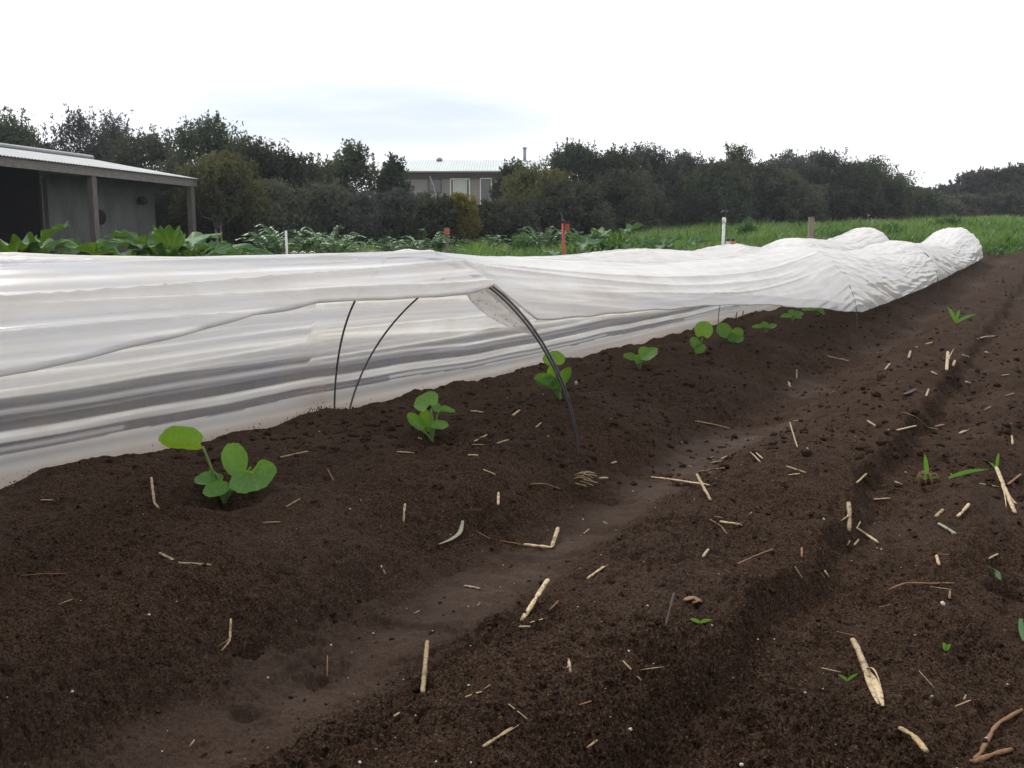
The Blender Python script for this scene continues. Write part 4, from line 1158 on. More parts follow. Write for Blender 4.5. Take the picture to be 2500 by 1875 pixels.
def blade(pts, w, m, name, label, cat, lift=.003, lifts=None, group=None):
    P = [on_ground(px, py, lift + (lifts[i] if lifts else 0)) for i, (px, py) in enumerate(pts)]
    P = np.array(P); t = np.linspace(0, 1, 14); k = np.linspace(0, 1, len(P))
    Q = np.stack([np.interp(t, k, P[:, i]) for i in range(3)], -1)
    for _ in range(2): Q[1:-1] = (Q[:-2] + 2 * Q[1:-1] + Q[2:]) / 4
    D = Q[:, 1].mean(); hw = w / FPX * D / 2
    V, F = tube(Q, hw * np.sin(np.linspace(.12, .97, 14) * math.pi) ** .7, 8, .22)
    return tag(MB().add(V, F, tint=.5).build(name, M[m], origin=P[0]), label, cat, group)
blade([(1130, 1277), (1124, 1305), (1100, 1322), (1066, 1339)], 13, 'dryleaf', "dry_leaf", "grey green curled dry leaf on the bed slope", "leaf")
blade([(1672, 1478), (1690, 1468), (1712, 1478)], 22, 'straw_brown', "dry_leaf", "curled brown dead leaf on the ridge, lower middle", "leaf", .004)
blade([(2206, 968), (2220, 962), (2236, 954)], 14, 'dark_stick', "beet_scrap", "dark red vegetable scrap on the tilled soil at right", "vegetable scrap", .006)
blade([(2491, 1521), (2494, 1550), (2498, 1576)], 16, 'weed', "weed_leaf", "pale green wilted leaf at the right edge", "leaf", .006)
blade([(2410, 1395), (2430, 1412), (2442, 1430)], 18, 'weed', "weed_leaf", "dark green weed leaf lying on the soil at right", "leaf", .01)

# small green weeds ---------------------------------------------------
def vblade(mb, p, d, ln, w, tint=.6, droop=.3, n=7):
    d = unit(d); t = np.linspace(0, 1, n)
    side = unit(np.cross(d, [0, -1, .3]))
    C = p + d * (t * ln)[:, None] + np.array([d[0], d[1], -.6]) * (droop * ln * t ** 2.2)[:, None]
    W = w * np.sin(np.clip(t * .86 + .14, 0, 1) * math.pi) ** .8 * .5
    V = np.concatenate([C - side * W[:, None], C + side * W[:, None]])
    i = np.arange(n - 1)
    mb.add(V, np.stack([i, i + 1, i + n + 1, i + n], -1), tint=tint)
def weed(px, py, blades, label, roots=False, cat="weed"):
    p = on_ground(px, py)
    root = empty("weed", p, label, cat)
    for (dx, dz, dy, ln, w) in blades:
        mb = MB(); vblade(mb, p + [0, 0, .004], (dx, dy, dz), ln, w)
        mb.build("blade", M['grass_near'], root, p)
    if roots:
        mb = MB()
        for k in range(26):
            a = rnd.uniform(0, 6.28); q = p + [0, 0, .02]
            P = [q, q + [math.cos(a) * .02, math.sin(a) * .02, .004], q + [math.cos(a) * .035, math.sin(a) * .035 - .01, -.02 - .02 * rnd.random()]]
            V, F = tube(P, [.0012, .0009, .0005], 5); mb.add(V, F)
        mb.build("roots", M['straw_brown'], root, p)
        V, F = lumps(7, 44, .010, .018)[:2]
        V = V + p + np.stack([RN.uniform(-.02, .02, 7), RN.uniform(-.025, .0, 7), RN.uniform(-.004, .012, 7)], -1)[:, None, :]
        MB().add(V.reshape(-1, 3), F, soil=1.0, dry=0, pasture=0).build("root_ball", M['soil'], root, p)
    return root
M['grass_near'] = leafmat("green_blade", (.07, .19, .035), (.12, .28, .05), .4, (1.4, 1.2, .4))
weed(2263, 1180, [(-.1, 1, 0, .085, .012), (-.5, .5, -.3, .035, .007), (.6, .5, -.2, .03, .006)], "uprooted grass weed with a root ball on the right of the field", True)
weed(2315, 1172, [(.85, .42, 0, .085, .010)], "single green grass blade slanting right beside the uprooted weed")
weed(2432, 1150, [(.05, 1, 0, .055, .009), (-.4, .6, 0, .03, .006)], "small upright grass sprout near the right edge")
weed(2334, 790, [(-.35, .9, 0, .14, .025), (.7, .55, 0, .13, .02), (.1, .9, 0, .11, .02)], "lone yellow green sprout in the far furrow at right")
weed(1708, 1530, [(-.7, .6, -.2, .016, .005), (.7, .5, -.2, .016, .005)], "tiny two-leaved sprout on the ridge, lower middle")
weed(2308, 1602, [(-.2, .9, 0, .016, .006), (.3, .8, 0, .014, .006)], "tiny green sprout right of the biggest straw")
weed(2068, 1672, [(-.6, .7, 0, .016, .004), (.5, .6, 0, .018, .004)], "tiny pale sprout left of the biggest straw")

# ------------------------------------------------------------------ big leafy plants beyond the tunnels
def leafy_plant(px, D, ztop, n, size, label, seed, spread=.5, group="big leaved crop plants behind the tunnels", tint=(.1, .9)):
    r = random.Random(seed)
    p = at_depth(px, 600, D); p[2] = gz(p[0], p[1])
    root = empty("leafy_plant", p, label, "plant", group)
    H = ztop - p[2]
    for i in range(n):
        a = i * 2.4 + r.uniform(-.4, .4); f = (i + .5) / n
        h = H * (1.0 - .5 * f) * r.uniform(.86, 1.02); rad = spread * (.22 + .8 * f) * r.uniform(.8, 1.2)
        out = np.array([math.cos(a), math.sin(a), 0])
        tiltup = .85 - .9 * f
        axis = unit(out * .7 + np.array([0, 0, tiltup]))
        A = p + out * rad * .7; A[2] = p[2] + max(h - axis[2] * size * .82, .12)
        V, F = petiole(p + out * .02, A, .02, .013, .008)
        MB().add(V, F, tint=r.random()).build("stalk", M['stalk'], root, p)
        nrm = unit(np.array([0, -.25, .55]) - out * .8 * tiltup)
        sz = size * r.uniform(.75, 1.15)
        V, F, at = leaf(A, axis, nrm, sz, sz * r.uniform(.62, .8), r.uniform(-.02, .1), r.uniform(.05, .2), r.uniform(.3, .85), r.uniform(.08, .15), r.choice([7, 8, 9, 11]), .14, .05, seed * 31 + i, .3, 10, 60, r.uniform(*tint))
        MB().add(V, F, **at).build("leaf", M['bigleaf'], root, p)
    return root
leafy_plant(40, 5.6, .72, 34, .35, "big leaved plant at the left edge in front of the shed's dark opening", 1)
leafy_plant(150, 5.9, .635, 26, .30, "low big leaved plant in front of the shed's iron wall", 2, .4)
leafy_plant(275, 5.9, .67, 32, .32, "wavy leaved plant in front of the shed's left post", 3, .45)
leafy_plant(425, 5.9, .79, 36, .35, "tallest big leaved plant, in front of the shed's right post", 4, .42)
leafy_plant(1385, 10.6, .80, 9, .36, "big leaved plant just right of the red post", 5, .5)
leafy_plant(1500, 11.2, 1.0, 11, .40, "big leaved plant with one tall pale leaf, between red post and white pipe", 6, .5)
leafy_plant(1575, 10.9, .85, 10, .38, "dark big leaved plant at the end of the crop group left of the white pipe", 7, .5)
leafy_plant(1660, 11.6, .80, 9, .36, "big leaved plant with drooping tips close to the white pipe", 8, .55)
leafy_plant(1245, 9.0, .585, 6, .24, "low leafy plant peeking over the film left of the red post", 9, .3)
leafy_plant(1130, 9.2, .575, 6, .20, "small leafy plant peeking over the film right of the stake with the plate", 10, .3)

def feathery_bush(px, D, ztop, width, label, seed, n=70):
    r = np.random.default_rng(seed)
    p = at_depth(px, 600, D); p[2] = gz(p[0], p[1]); H = ztop - p[2]
    root = empty("feathery_bush", p, label, "bush", "feathery grey green bushes before the trees")
    fo, stm = MB(), MB()
    for i in range(n):
        a = r.random() * 6.28; rad = width * .5 * math.sqrt(r.random()); h = H * (1 - .55 * (rad / (width * .5)) ** 2) * r.uniform(.6, 1)
        b0 = p + [math.cos(a) * rad * .3, math.sin(a) * rad * .3, h * .25]
        o = np.array([math.cos(a), math.sin(a), 0])
        tip = p + o * (rad + .25) + [0, 0, h * .78]
        t = np.linspace(0, 1, 15)[:, None]
        C = b0 * (1 - t) + tip * t + np.array([0, 0, 1]) * (h * .42) * np.sin(t * math.pi * .8)
        V, F = tube(C[::2], np.linspace(.006, .002, 8), 5); stm.add(V, F, tint=.5)
        tg = np.gradient(C, axis=0); tg /= np.linalg.norm(tg, axis=1)[:, None]
        tn = r.random()
        for k in range(3, 15):
            for sgn in (-1, 1):
                sd = unit(np.cross(tg[k], [0, 0, 1])) * sgn
                ln = .17 * (1.1 - k / 17) * r.uniform(.8, 1.2); d = unit(sd * .9 + tg[k] * .6 + np.array([0, 0, r.uniform(-.35, .15)]))
                w = np.cross(d, [0, 0, 1]); w = unit(w) * .026
                q = C[k]
                fo.add([q, q + d * ln * .5 + w, q + d * ln, q + d * ln * .5 - w], np.array([[0, 1, 2, 3]]), tint=np.clip(tn + r.uniform(-.3, .3), 0, 1))
    fo.build("foliage", M['feather'], root, p, False); stm.build("stems", M['stalk'], root, p)
    return root
feathery_bush(700, 15, 1.02, 1.7, "grey green feathery bush behind the white stake", 1, 96)
feathery_bush(800, 15.6, 1.0, 1.4, "grey green feathery bush right of the white stake", 2, 80)
feathery_bush(640, 16, .80, 1.1, "small feathery bush left of the white stake", 3, 54)
feathery_bush(1040, 19, 1.0, 1.3, "feathery bush left of the stake with the rusty plate", 4, 70)
feathery_bush(930, 20, .90, 1.0, "small feathery bush in the gap between two larger ones", 5, 48)
feathery_bush(1330, 23, 1.20, 1.5, "feathery bush left of the red post", 6, 70)
feathery_bush(1420, 23, 1.15, 1.5, "feathery bush right of the red post against the dark trees", 7, 70)
feathery_bush(1185, 23, 1.05, 1.2, "feathery bush under the yellow slope", 8, 54)

# ------------------------------------------------------------------ posts and stakes
def standing(px, py_top, D, rad, m, name, label, cat, lean=0.0, sides=10, square=False, group=None):
    p = at_depth(px, py_top, D); top = p.copy()
    g0 = gz(p[0], p[1]); base = np.array([p[0] + lean, p[1], g0 - .15])
    root = empty(name, (base[0], base[1], g0), label, cat, group)
    org = np.array([base[0], base[1], g0])
    if square:
        ax = np.eye(3); ax[2] = unit(top - base)
        V, F = box((top + base) / 2, (rad * 2, rad * 2, np.linalg.norm(top - base)), ax)
        MB().add(V, F).build("shaft", M[m], root, org, False)
    else:
        V, F = tube([base, (base + top) / 2, top], rad, sides); MB().add(V, F).build("shaft", M[m], root, org)
    return root, top, org
r_, t_, o_ = standing(698, 563, 10, .012, 'pvc', "garden_stake", "thin white stake in front of the feathery bush", "stake", .012)
r_, t_, o_ = standing(1091, 558, 12, .018, 'stake_grey', "garden_stake", "weathered stake carrying a rusty orange plate", "stake", .0, square=True)
V, F = box(t_ + [0, -.032, -.035], (.07, .02, .085)); MB().add(V, F).build("plate", M['orange'], r_, o_, False)
r_, t_, o_ = standing(1375, 543, 10, .017, 'red', "red_post", "red painted post with black insulators and loose wire", "post", .02)
V, F = tube([t_ + [0, 0, -.01], t_ + [0, 0, .035]], .018, 8); MB().add(V, F).build("cap", M['black'], r_, o_)
V, F = tube([t_ + [-.03, -.01, .1], t_ + [-.012, -.01, .05], t_ + [.0, -.02, .02], t_ + [.03, -.02, -.04]], .005, 6); MB().add(V, F).build("loose_wire", M['wire'], r_, o_)
V, F = box(t_ + [.042, -.02, -.05], (.05, .03, .07)); MB().add(V, F).build("insulator", M['red'], r_, o_, False)
r_, t_, o_ = standing(1768, 533, 12, .019, 'pvc', "sprinkler_pipe", "white upright pipe with a black sprinkler head", "sprinkler", -.015, 12)
V, F = tube([t_ + [0, 0, -.06], t_ + [0, 0, -.02], t_ + [0, 0, .012]], [.026, .028, .019], 12); MB().add(V, F).build("coupling", M['pvc'], r_, o_)
mb = MB()
V, F = tube([t_ + [0, 0, .01], t_ + [0, 0, .05], t_ + [0, 0, .06], t_ + [0, 0, .10]], [.016, .02, .032, .03], 10); mb.add(V, F)
V, F = tube([t_ + [-.05, 0, .065], t_ + [.05, 0, .085]], .014, 8); mb.add(V, F)
mb.build("sprinkler_head", M['black'], r_, o_)
for k, (px, c, lab) in enumerate(((1778, 'black', "left one of two small black capped bottles beside the white pipe"), (1790, 'barrel', "right one of two small bottles beside the white pipe, with orange sides"))):
    p = at_depth(px, 583, 12); q = at_depth(px, 603, 12); q[2] -= .05
    g0 = gz(p[0], p[1])
    rt = empty("bottle", (p[0], p[1], g0), lab, "bottle", "bottles beside the white pipe"); og = np.array([p[0], p[1], g0])
    V, F = tube([[p[0], p[1], g0 - .02], q, [p[0], p[1], p[2] - .03]], [.03, .03, .028], 12); MB().add(V, F).build("body", M['barrel' if k else 'tag'], rt, og)
    V, F = tube([[p[0], p[1], p[2] - .03], [p[0], p[1], p[2]]], [.024, .026], 12); MB().add(V, F).build("cap", M['black'], rt, og)
standing(1981, 530, 15, .037, 'stake_grey', "wooden_post", "grey wooden post beside the cream hump of the second tunnel", "post", .0, square=True)
standing(2131, 536, 24, .022, 'stake_grey', "wooden_post", "thin brown post out in the green field", "post", .0)
standing(494, 588, 11, .025, 'stake', "wooden_post", "short pale wooden stub right of the shed's corner post", "post", .0, square=True)
p = at_depth(738, 614, 10)
for i, dx in enumerate((-.09, 0, .1)):
    V, F = tube([p + [dx - .03, 0, -.02], p + [dx, 0, .0], p + [dx + .035, 0, -.015]], .009, 8, .7)
    og = np.array([p[0] + dx, p[1], p[2]])
    V2, F2 = tube([[p[0] + dx, p[1], gz(p[0], p[1]) - .05], p + [dx, 0, -.01]], .006, 6)
    tag(MB().add(V, F).add(V2, F2).build("white_clip", M['white'], origin=og), "small white clip on a short stem behind the film, right of the white stake", "clip", "white clips behind the film")

# ------------------------------------------------------------------ shed at left
RC = at_depth(474, 455, 24.0)                          # eave corner, underside of the fascia
eu = unit([-1.86, -5.7, 0]); ev = np.array([eu[1], -eu[0], 0]); ev = ev if ev[0] < 0 else -ev
ZU = np.array([0, 0, 1.0])
EZ = RC[2]
gz0 = gz(RC[0], RC[1]) - .1
def SP(u, v, z): return np.array([RC[0], RC[1], 0]) + eu * u + ev * v + ZU * z
AX = np.stack([eu, ev, ZU])
shed = empty("open_shed", SP(0, 0, gz0), "weathered open shed with iron roof and timber verandah posts", "shed")
so = SP(0, 0, gz0)
for i, u in enumerate((.05, 3.45, 6.9, 10.3, 13.7)):
    V, F = box(SP(u, .08, (EZ + gz0) / 2), (.14, .14, EZ - gz0), AX); MB().add(V, F).build("post", M['timber'], shed, so, False)
V, F = box(SP(8.95, .02, EZ + .085), (18.1, .06, .19), AX); MB().add(V, F).build("fascia", M['fascia'], shed, so, False)
V, F = box(SP(-.07, 1.2, EZ + .085), (.05, 2.3, .19), AX); MB().add(V, F).build("end_fascia", M['fascia'], shed, so, False)
def corrug(p0, eu_, ev_, lu, lv, pitch=.076, amp=.009):
    nu_ = int(lu / pitch * 6); uu = np.linspace(0, lu, nu_); vv = np.linspace(0, lv, 3)
    nn = unit(np.cross(eu_, ev_))
    P = p0 + uu[None, :, None] * eu_ + vv[:, None, None] * ev_ + (amp * np.sin(uu * 2 * math.pi / pitch))[None, :, None] * nn
    return P.reshape(-1, 3), grid_faces(3, nu_)
RISE = .50; RV = 2.65
sv_ = unit(ev * RV + ZU * RISE); sl_ = math.hypot(RV, RISE)
# front slope with a raked end running up from the corner to the ridge end
nu_ = 1300; uu = np.linspace(-.12, 18, nu_); vv = np.linspace(-.025, 1, 12)
us = uu[None, :] + np.clip(.72 - uu[None, :], 0, None) * 0
P = np.zeros((12, nu_, 3))
for i, v in enumerate(vv):
    lim = -.12 + .72 * max(v, 0)
    U_ = np.maximum(uu, lim)
    P[i] = np.array([SP(u, v * RV, EZ + .20 + v * RISE) for u in U_])
    P[i] += (.010 * np.sin(U_ * 2 * math.pi / .085))[:, None] * ZU
MB().add(P.reshape(-1, 3), grid_faces(12, nu_)).build("roof", M['zinc'], shed, so)
# far slope and hip end
mb = MB()
mb.add([SP(.6, RV, EZ + .2 + RISE), SP(18, RV, EZ + .2 + RISE), SP(18, RV * 2, EZ + .2), SP(-.1, RV * 2, EZ + .2)], np.array([[0, 1, 2, 3]]))
mb.add([SP(-.1, 0, EZ + .18), SP(.6, RV, EZ + .19 + RISE), SP(-.1, RV * 2, EZ + .18)], np.array([[0, 1, 2]]))
mb.build("rear_roof", M['zinc'], shed, so, False)
V, F = tube([SP(.55, RV, EZ + .24 + RISE), SP(18, RV, EZ + .24 + RISE)], .08, 10, .8); MB().add(V, F).build("ridge_cap", M['zinc'], shed, so)
V, F = corrug(SP(.35, .95, gz0), eu, ZU, 3.45, EZ - gz0 + .05); MB().add(V, F).build("iron_wall", M['iron'], shed, so)
V, F = corrug(SP(.35, .95, gz0), ev, ZU, 3.6, EZ - gz0 + .3); MB().add(V, F).build("end_wall", M['iron'], shed, so)
V, F = box(SP(3.84, .95, (gz0 + EZ) / 2), (.09, .1, EZ - gz0), AX); MB().add(V, F).build("door_jamb", M['timber'], shed, so, False)
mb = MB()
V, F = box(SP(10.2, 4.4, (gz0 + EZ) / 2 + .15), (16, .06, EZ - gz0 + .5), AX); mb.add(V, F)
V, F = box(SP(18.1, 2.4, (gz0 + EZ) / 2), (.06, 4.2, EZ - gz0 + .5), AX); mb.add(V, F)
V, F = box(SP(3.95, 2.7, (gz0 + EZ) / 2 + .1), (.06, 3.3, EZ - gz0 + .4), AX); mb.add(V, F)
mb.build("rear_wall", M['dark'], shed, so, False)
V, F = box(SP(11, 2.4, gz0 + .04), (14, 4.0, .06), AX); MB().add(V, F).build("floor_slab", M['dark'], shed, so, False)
V, F = box(SP(2.4, .90, EZ - .62), (.18, .05, .20), AX); MB().add(V, F).build("round_vent", M['dark'], shed, so, False) if False else None
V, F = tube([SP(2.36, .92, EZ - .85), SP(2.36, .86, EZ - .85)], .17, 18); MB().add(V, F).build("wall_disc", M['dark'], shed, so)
V, F = tube([SP(.95, .9, EZ - .38), SP(.95, .78, EZ - .40), SP(.95, .70, EZ - .42)], [.09, .10, .05], 12); MB().add(V, F).build("wall_lamp", M['dark_stick'], shed, so)
# an orange drum with a hand pump just inside the opening
q = SP(5.6, 1.5, gz0 + .07)
dr_ = empty("drum", q, "orange drum standing in the shed's dark opening", "drum")
V, F = tube([q, q + [0, 0, .3], q + [0, 0, .6], q + [0, 0, .9]], [.17, .18, .18, .17], 16); MB().add(V, F).build("body", M['barrel'], dr_, q)
V, F = tube([q + [0, 0, .9], q + [0, 0, 1.0]], [.05, .04], 10); MB().add(V, F).build("cap", M['black'], dr_, q)

# ------------------------------------------------------------------ house on the rise
HD = 70.0
def HP(px, py, dd=0): return at_depth(px, py, HD + dd)
hx0, hx1 = HP(935, 560)[0], HP(1312, 560)[0]
he = HP(1100, 420)[2]; hr = HP(1200, 391, 3.5)[2]; hfl = HP(1150, 500)[2]; hg = gz(HP(1100, 560)[0], HD)
house = empty("timber_house", (hx0, HD, hg), "timber clad house with a pale green metal roof behind the trees", "house")
ho = np.array([hx0, HD, hg]); W_ = hx1 - hx0; cx = (hx0 + hx1) / 2
mb = MB()
V, F = box((cx, HD + 3.5, (hfl + he) / 2), (W_, 7, he - hfl)); mb.add(V, F)
for k in range(13):
    V, F = box((cx, HD - .012, hfl + .1 + k * .19), (W_ - .02, .03, .172)); mb.add(V, F)
mb.build("cladding", M['clad'], house, ho, False)
V, F = box((cx, HD - .06, he - .28), (W_, .04, .52)); MB().add(V, F).build("eave_board", M['clad_dark'], house, ho, False)
for k in range(6):
    V, F = box((hx0 + .3 + k * (W_ - .6) / 5, HD + .3, (hg + hfl) / 2 - .2), (.18, .18, hfl - hg + .4)); MB().add(V, F).build("stump", M['timber'], house, ho, False)
# roof: front slope with ribs, gable at the right
dz = hr - he
nr_ = int((W_ + 1) / .2)
P = []
for v in np.linspace(0, 1, 3):
    uu = np.linspace(hx0 - .2, hx1 + .6, nr_ * 4)
    rib = .03 * (np.arange(nr_ * 4) % 4 == 0)
    P.append(np.stack([uu, np.full_like(uu, HD - .7 + 4.2 * v), he + dz * v + rib], -1))
MB().add(np.concatenate(P), grid_faces(3, nr_ * 4)).build("roof", M['roof'], house, ho, False)
mb = MB(); mb.add([[hx0 - .2, HD + 3.5, hr], [hx1 + .6, HD + 3.5, hr], [hx1 + .6, HD + 7.7, he], [hx0 - .2, HD + 7.7, he]], np.array([[0, 1, 2, 3]])); mb.build("rear_roof", M['roof'], house, ho, False)
mb = MB(); mb.add([[hx1, HD, he], [hx1, HD + 3.5, hr - .08], [hx1, HD + 7, he]], np.array([[0, 1, 2]])); mb.build("gable", M['clad_dark'], house, ho, False)
V, F = tube([[hx0 - .2, HD - .76, he - .02], [hx1 + .6, HD - .76, he - .02]], .07, 8); MB().add(V, F).build("gutter", M['roof'], house, ho)
def window(px0, px1, py0, py1, fr=True, paneM='glass', mull=(), name="window", fM='white'):
    a, b_ = HP(px0, py0), HP(px1, py1)
    x0, x1, z1, z0 = a[0], b_[0], a[2], b_[2]
    mb = MB(); t = .07
    for (c, s) in ((((x0 + x1) / 2, HD - .06, z1), (x1 - x0 + t, .09, t)), (((x0 + x1) / 2, HD - .06, z0), (x1 - x0 + t, .09, t)), ((x0, HD - .061, (z0 + z1) / 2), (t, .09, z1 - z0 - t)), ((x1, HD - .061, (z0 + z1) / 2), (t, .09, z1 - z0 - t))):
        V, F = box(c, s); mb.add(V, F)
    for m_ in mull:
        V, F = box((x0 + (x1 - x0) * m_, HD - .062, (z0 + z1) / 2), (t * .8, .085, z1 - z0 - t)); mb.add(V, F)
    f = mb.build(name, M[fM], house, ho, False)
    V, F = box(((x0 + x1) / 2, HD - .045, (z0 + z1) / 2), (x1 - x0 - .03, .03, z1 - z0 - .03))
    MB().add(V, F).build("pane", M[paneM], f, ho, False)
    return f, (x0, x1, z0, z1)
f_, bb = window(1100, 1147, 437, 520, True, 'glass', (.16, .82), "glazed_door")
V, F = box((bb[0] + (bb[1] - bb[0]) * .49, HD - .07, (bb[2] + bb[3]) / 2), ((bb[1] - bb[0]) * .6, .012, bb[3] - bb[2] - .12)); MB().add(V, F).build("curtain", M['curtain'], f_, ho, False)
window(1173, 1200, 436, 498, True, 'glass', (), "window")
window(1046, 1077, 438, 470, False, 'glass', (), "window", 'clad_dark')
window(940, 976, 440, 486, True, 'glass', (.3, .6), "window")
vb = HP(1073, 396, 3.2)
V, F = tube([vb - [0, 0, .4], vb + [0, 0, .12]], .13, 10); mbv = MB().add(V, F)
V, F = tube([vb + [0, 0, .12], vb + [0, 0, .2], vb + [0, 0, .36]], [.22, .26, .1], 12); mbv.add(V, F); mbv.build("roof_vent", M['zinc'], house, ho)
vb = HP(1281, 392, 3.2); vt = HP(1281, 362, 3.2)
V, F = tube([vb - [0, 0, .5], vt], .13, 10); mbv = MB().add(V, F)
V, F = tube([vt, vt + [0, 0, .06]], .19, 10); mbv.add(V, F); mbv.build("flue", M['zinc'], house, ho)

# ------------------------------------------------------------------ trees
def tree(px, top, D, wpx, label, seed, m='tree_dark', dens=1.0, low=.04, wisp=0.0, trunks=2, leafsz=.15, name="bushy_tree", bark='bark', group="trees behind the field", lean=0.0, cat="tree"):
    """px, top, wpx in display pixels of the photograph (2212 wide), D = distance"""
    px, top, wpx = px * 1.1302, top * 1.1302, wpx * 1.1302
    r = np.random.default_rng(seed)
    p = at_depth(px, top, D); zt = p[2]
    p[2] = gz(p[0], p[1]) - .05
    H = zt - p[2]; Wd = wpx / FPX * D
    root = empty(name, p, label, cat, group)
    Wd *= 1.2
    nc = int(60 * dens) + 16
    cl = []
    for i in range(nc):
        a = r.random() * 6.283; f = r.random() ** .85
        hz = low + (1 - low) * f
        env = math.sqrt(max(0, 1 - ((hz - .40) / .62) ** 2)) if hz > .40 else .9 + .1 * hz / .40
        rad = env * Wd * .5 * (r.random() ** .38)
        cl.append([math.cos(a) * rad, math.sin(a) * rad * .8, hz * H * r.uniform(.78, .95)])
    for a in np.linspace(-1, 1, 11):
        cl.append([a * Wd * .42, r.uniform(-.3, .3) * Wd * .3, H * (.90 - .40 * abs(a) ** 1.7) * r.uniform(.82, 1.0)])
    cl = np.array(cl); nc = len(cl)
    crad = np.clip(.15 * min(Wd, H) * r.uniform(.5, 1.3, nc), .18, .7)
    nl = int(235 * dens * (1 - .35 * wisp))
    C = np.repeat(cl, nl, 0); R = np.repeat(crad, nl)
    pos = C + np.clip(r.normal(size=(len(C), 3)), -1.55, 1.55) * (R * .58)[:, None] * [1, 1, .9]
    # upright sprigs: rows of leaves along thin twigs that break the outline
    nsp = int((150 + 190 * wisp) * dens)
    k = r.integers(0, nc, nsp); sb = cl[k] + r.normal(size=(nsp, 3)) * crad[k][:, None] * [.6, .6, .35]
    sdir = np.stack([r.normal(0, .28, nsp) + .25 * sb[:, 0] / Wd, r.normal(0, .28, nsp), np.ones(nsp)], -1)
    sl__ = r.uniform(.25, .65, nsp) * (.7 + .7 * wisp) * np.clip(H / 4.5, .6, 1.3)
    tl = r.random((nsp, 26))
    sp = sb[:, None] + sdir[:, None] * (tl * sl__[:, None])[..., None] + r.normal(0, .022, (nsp, 26, 3)) * (1.25 - tl[..., None])
    pos = np.concatenate([pos, sp.reshape(-1, 3)])
    pos = pos[(pos[:, 2] > .02) & (pos[:, 2] < H * 1.05)]
    n = len(pos)
    dr_ = r.normal(size=(n, 3)) * .75 + [0, 0, .75]; dr_ /= np.linalg.norm(dr_, axis=1)[:, None]
    sd = np.cross(dr_, r.normal(size=(n, 3))); sd /= np.linalg.norm(sd, axis=1)[:, None] + 1e-9
    ln = leafsz * r.uniform(.6, 1.3, n)[:, None]; wd = ln * .21
    V = np.stack([pos, pos + dr_ * ln * .5 + sd * wd, pos + dr_ * ln, pos + dr_ * ln * .5 - sd * wd], 1).reshape(-1, 3) + p
    F = np.arange(n * 4).reshape(n, 4)
    ct = np.clip(r.normal(.42, .22), 0, 1)
    tint = np.clip(ct + .35 * gn(pos[:, 0] * 1.1 + seed, pos[:, 2] * 1.1 + pos[:, 1], 5) + r.normal(0, .09, n), 0, 1)
    MB().add(V, F, tint=np.repeat(tint, 4)).build("crown", M[m], root, p, False)
    tk = MB()
    for t in range(trunks):
        a = r.random() * 6.28
        fork = np.array([math.cos(a) * Wd * .10 + lean, math.sin(a) * .2, H * r.uniform(.22, .36)])
        b0 = np.array([math.cos(a) * .08, math.sin(a) * .08, -.1])
        rb = .022 * H * r.uniform(.7, 1.1)
        P = [b0, b0 * .5 + fork * .5 + r.normal(0, .05, 3), fork]
        V_, F_ = tube(np.array(P) + p, [rb, rb * .8, rb * .65], 7); tk.add(V_, F_)
        for k in r.choice(nc, 7, replace=False):
            e = cl[k]; mid = fork * .45 + e * .55 + r.normal(0, .12, 3)
            V_, F_ = tube(np.array([fork, mid, e]) + p, [rb * .55, rb * .32, rb * .1], 5); tk.add(V_, F_)
    tk.build("trunk", M[bark], root, p)
    return root

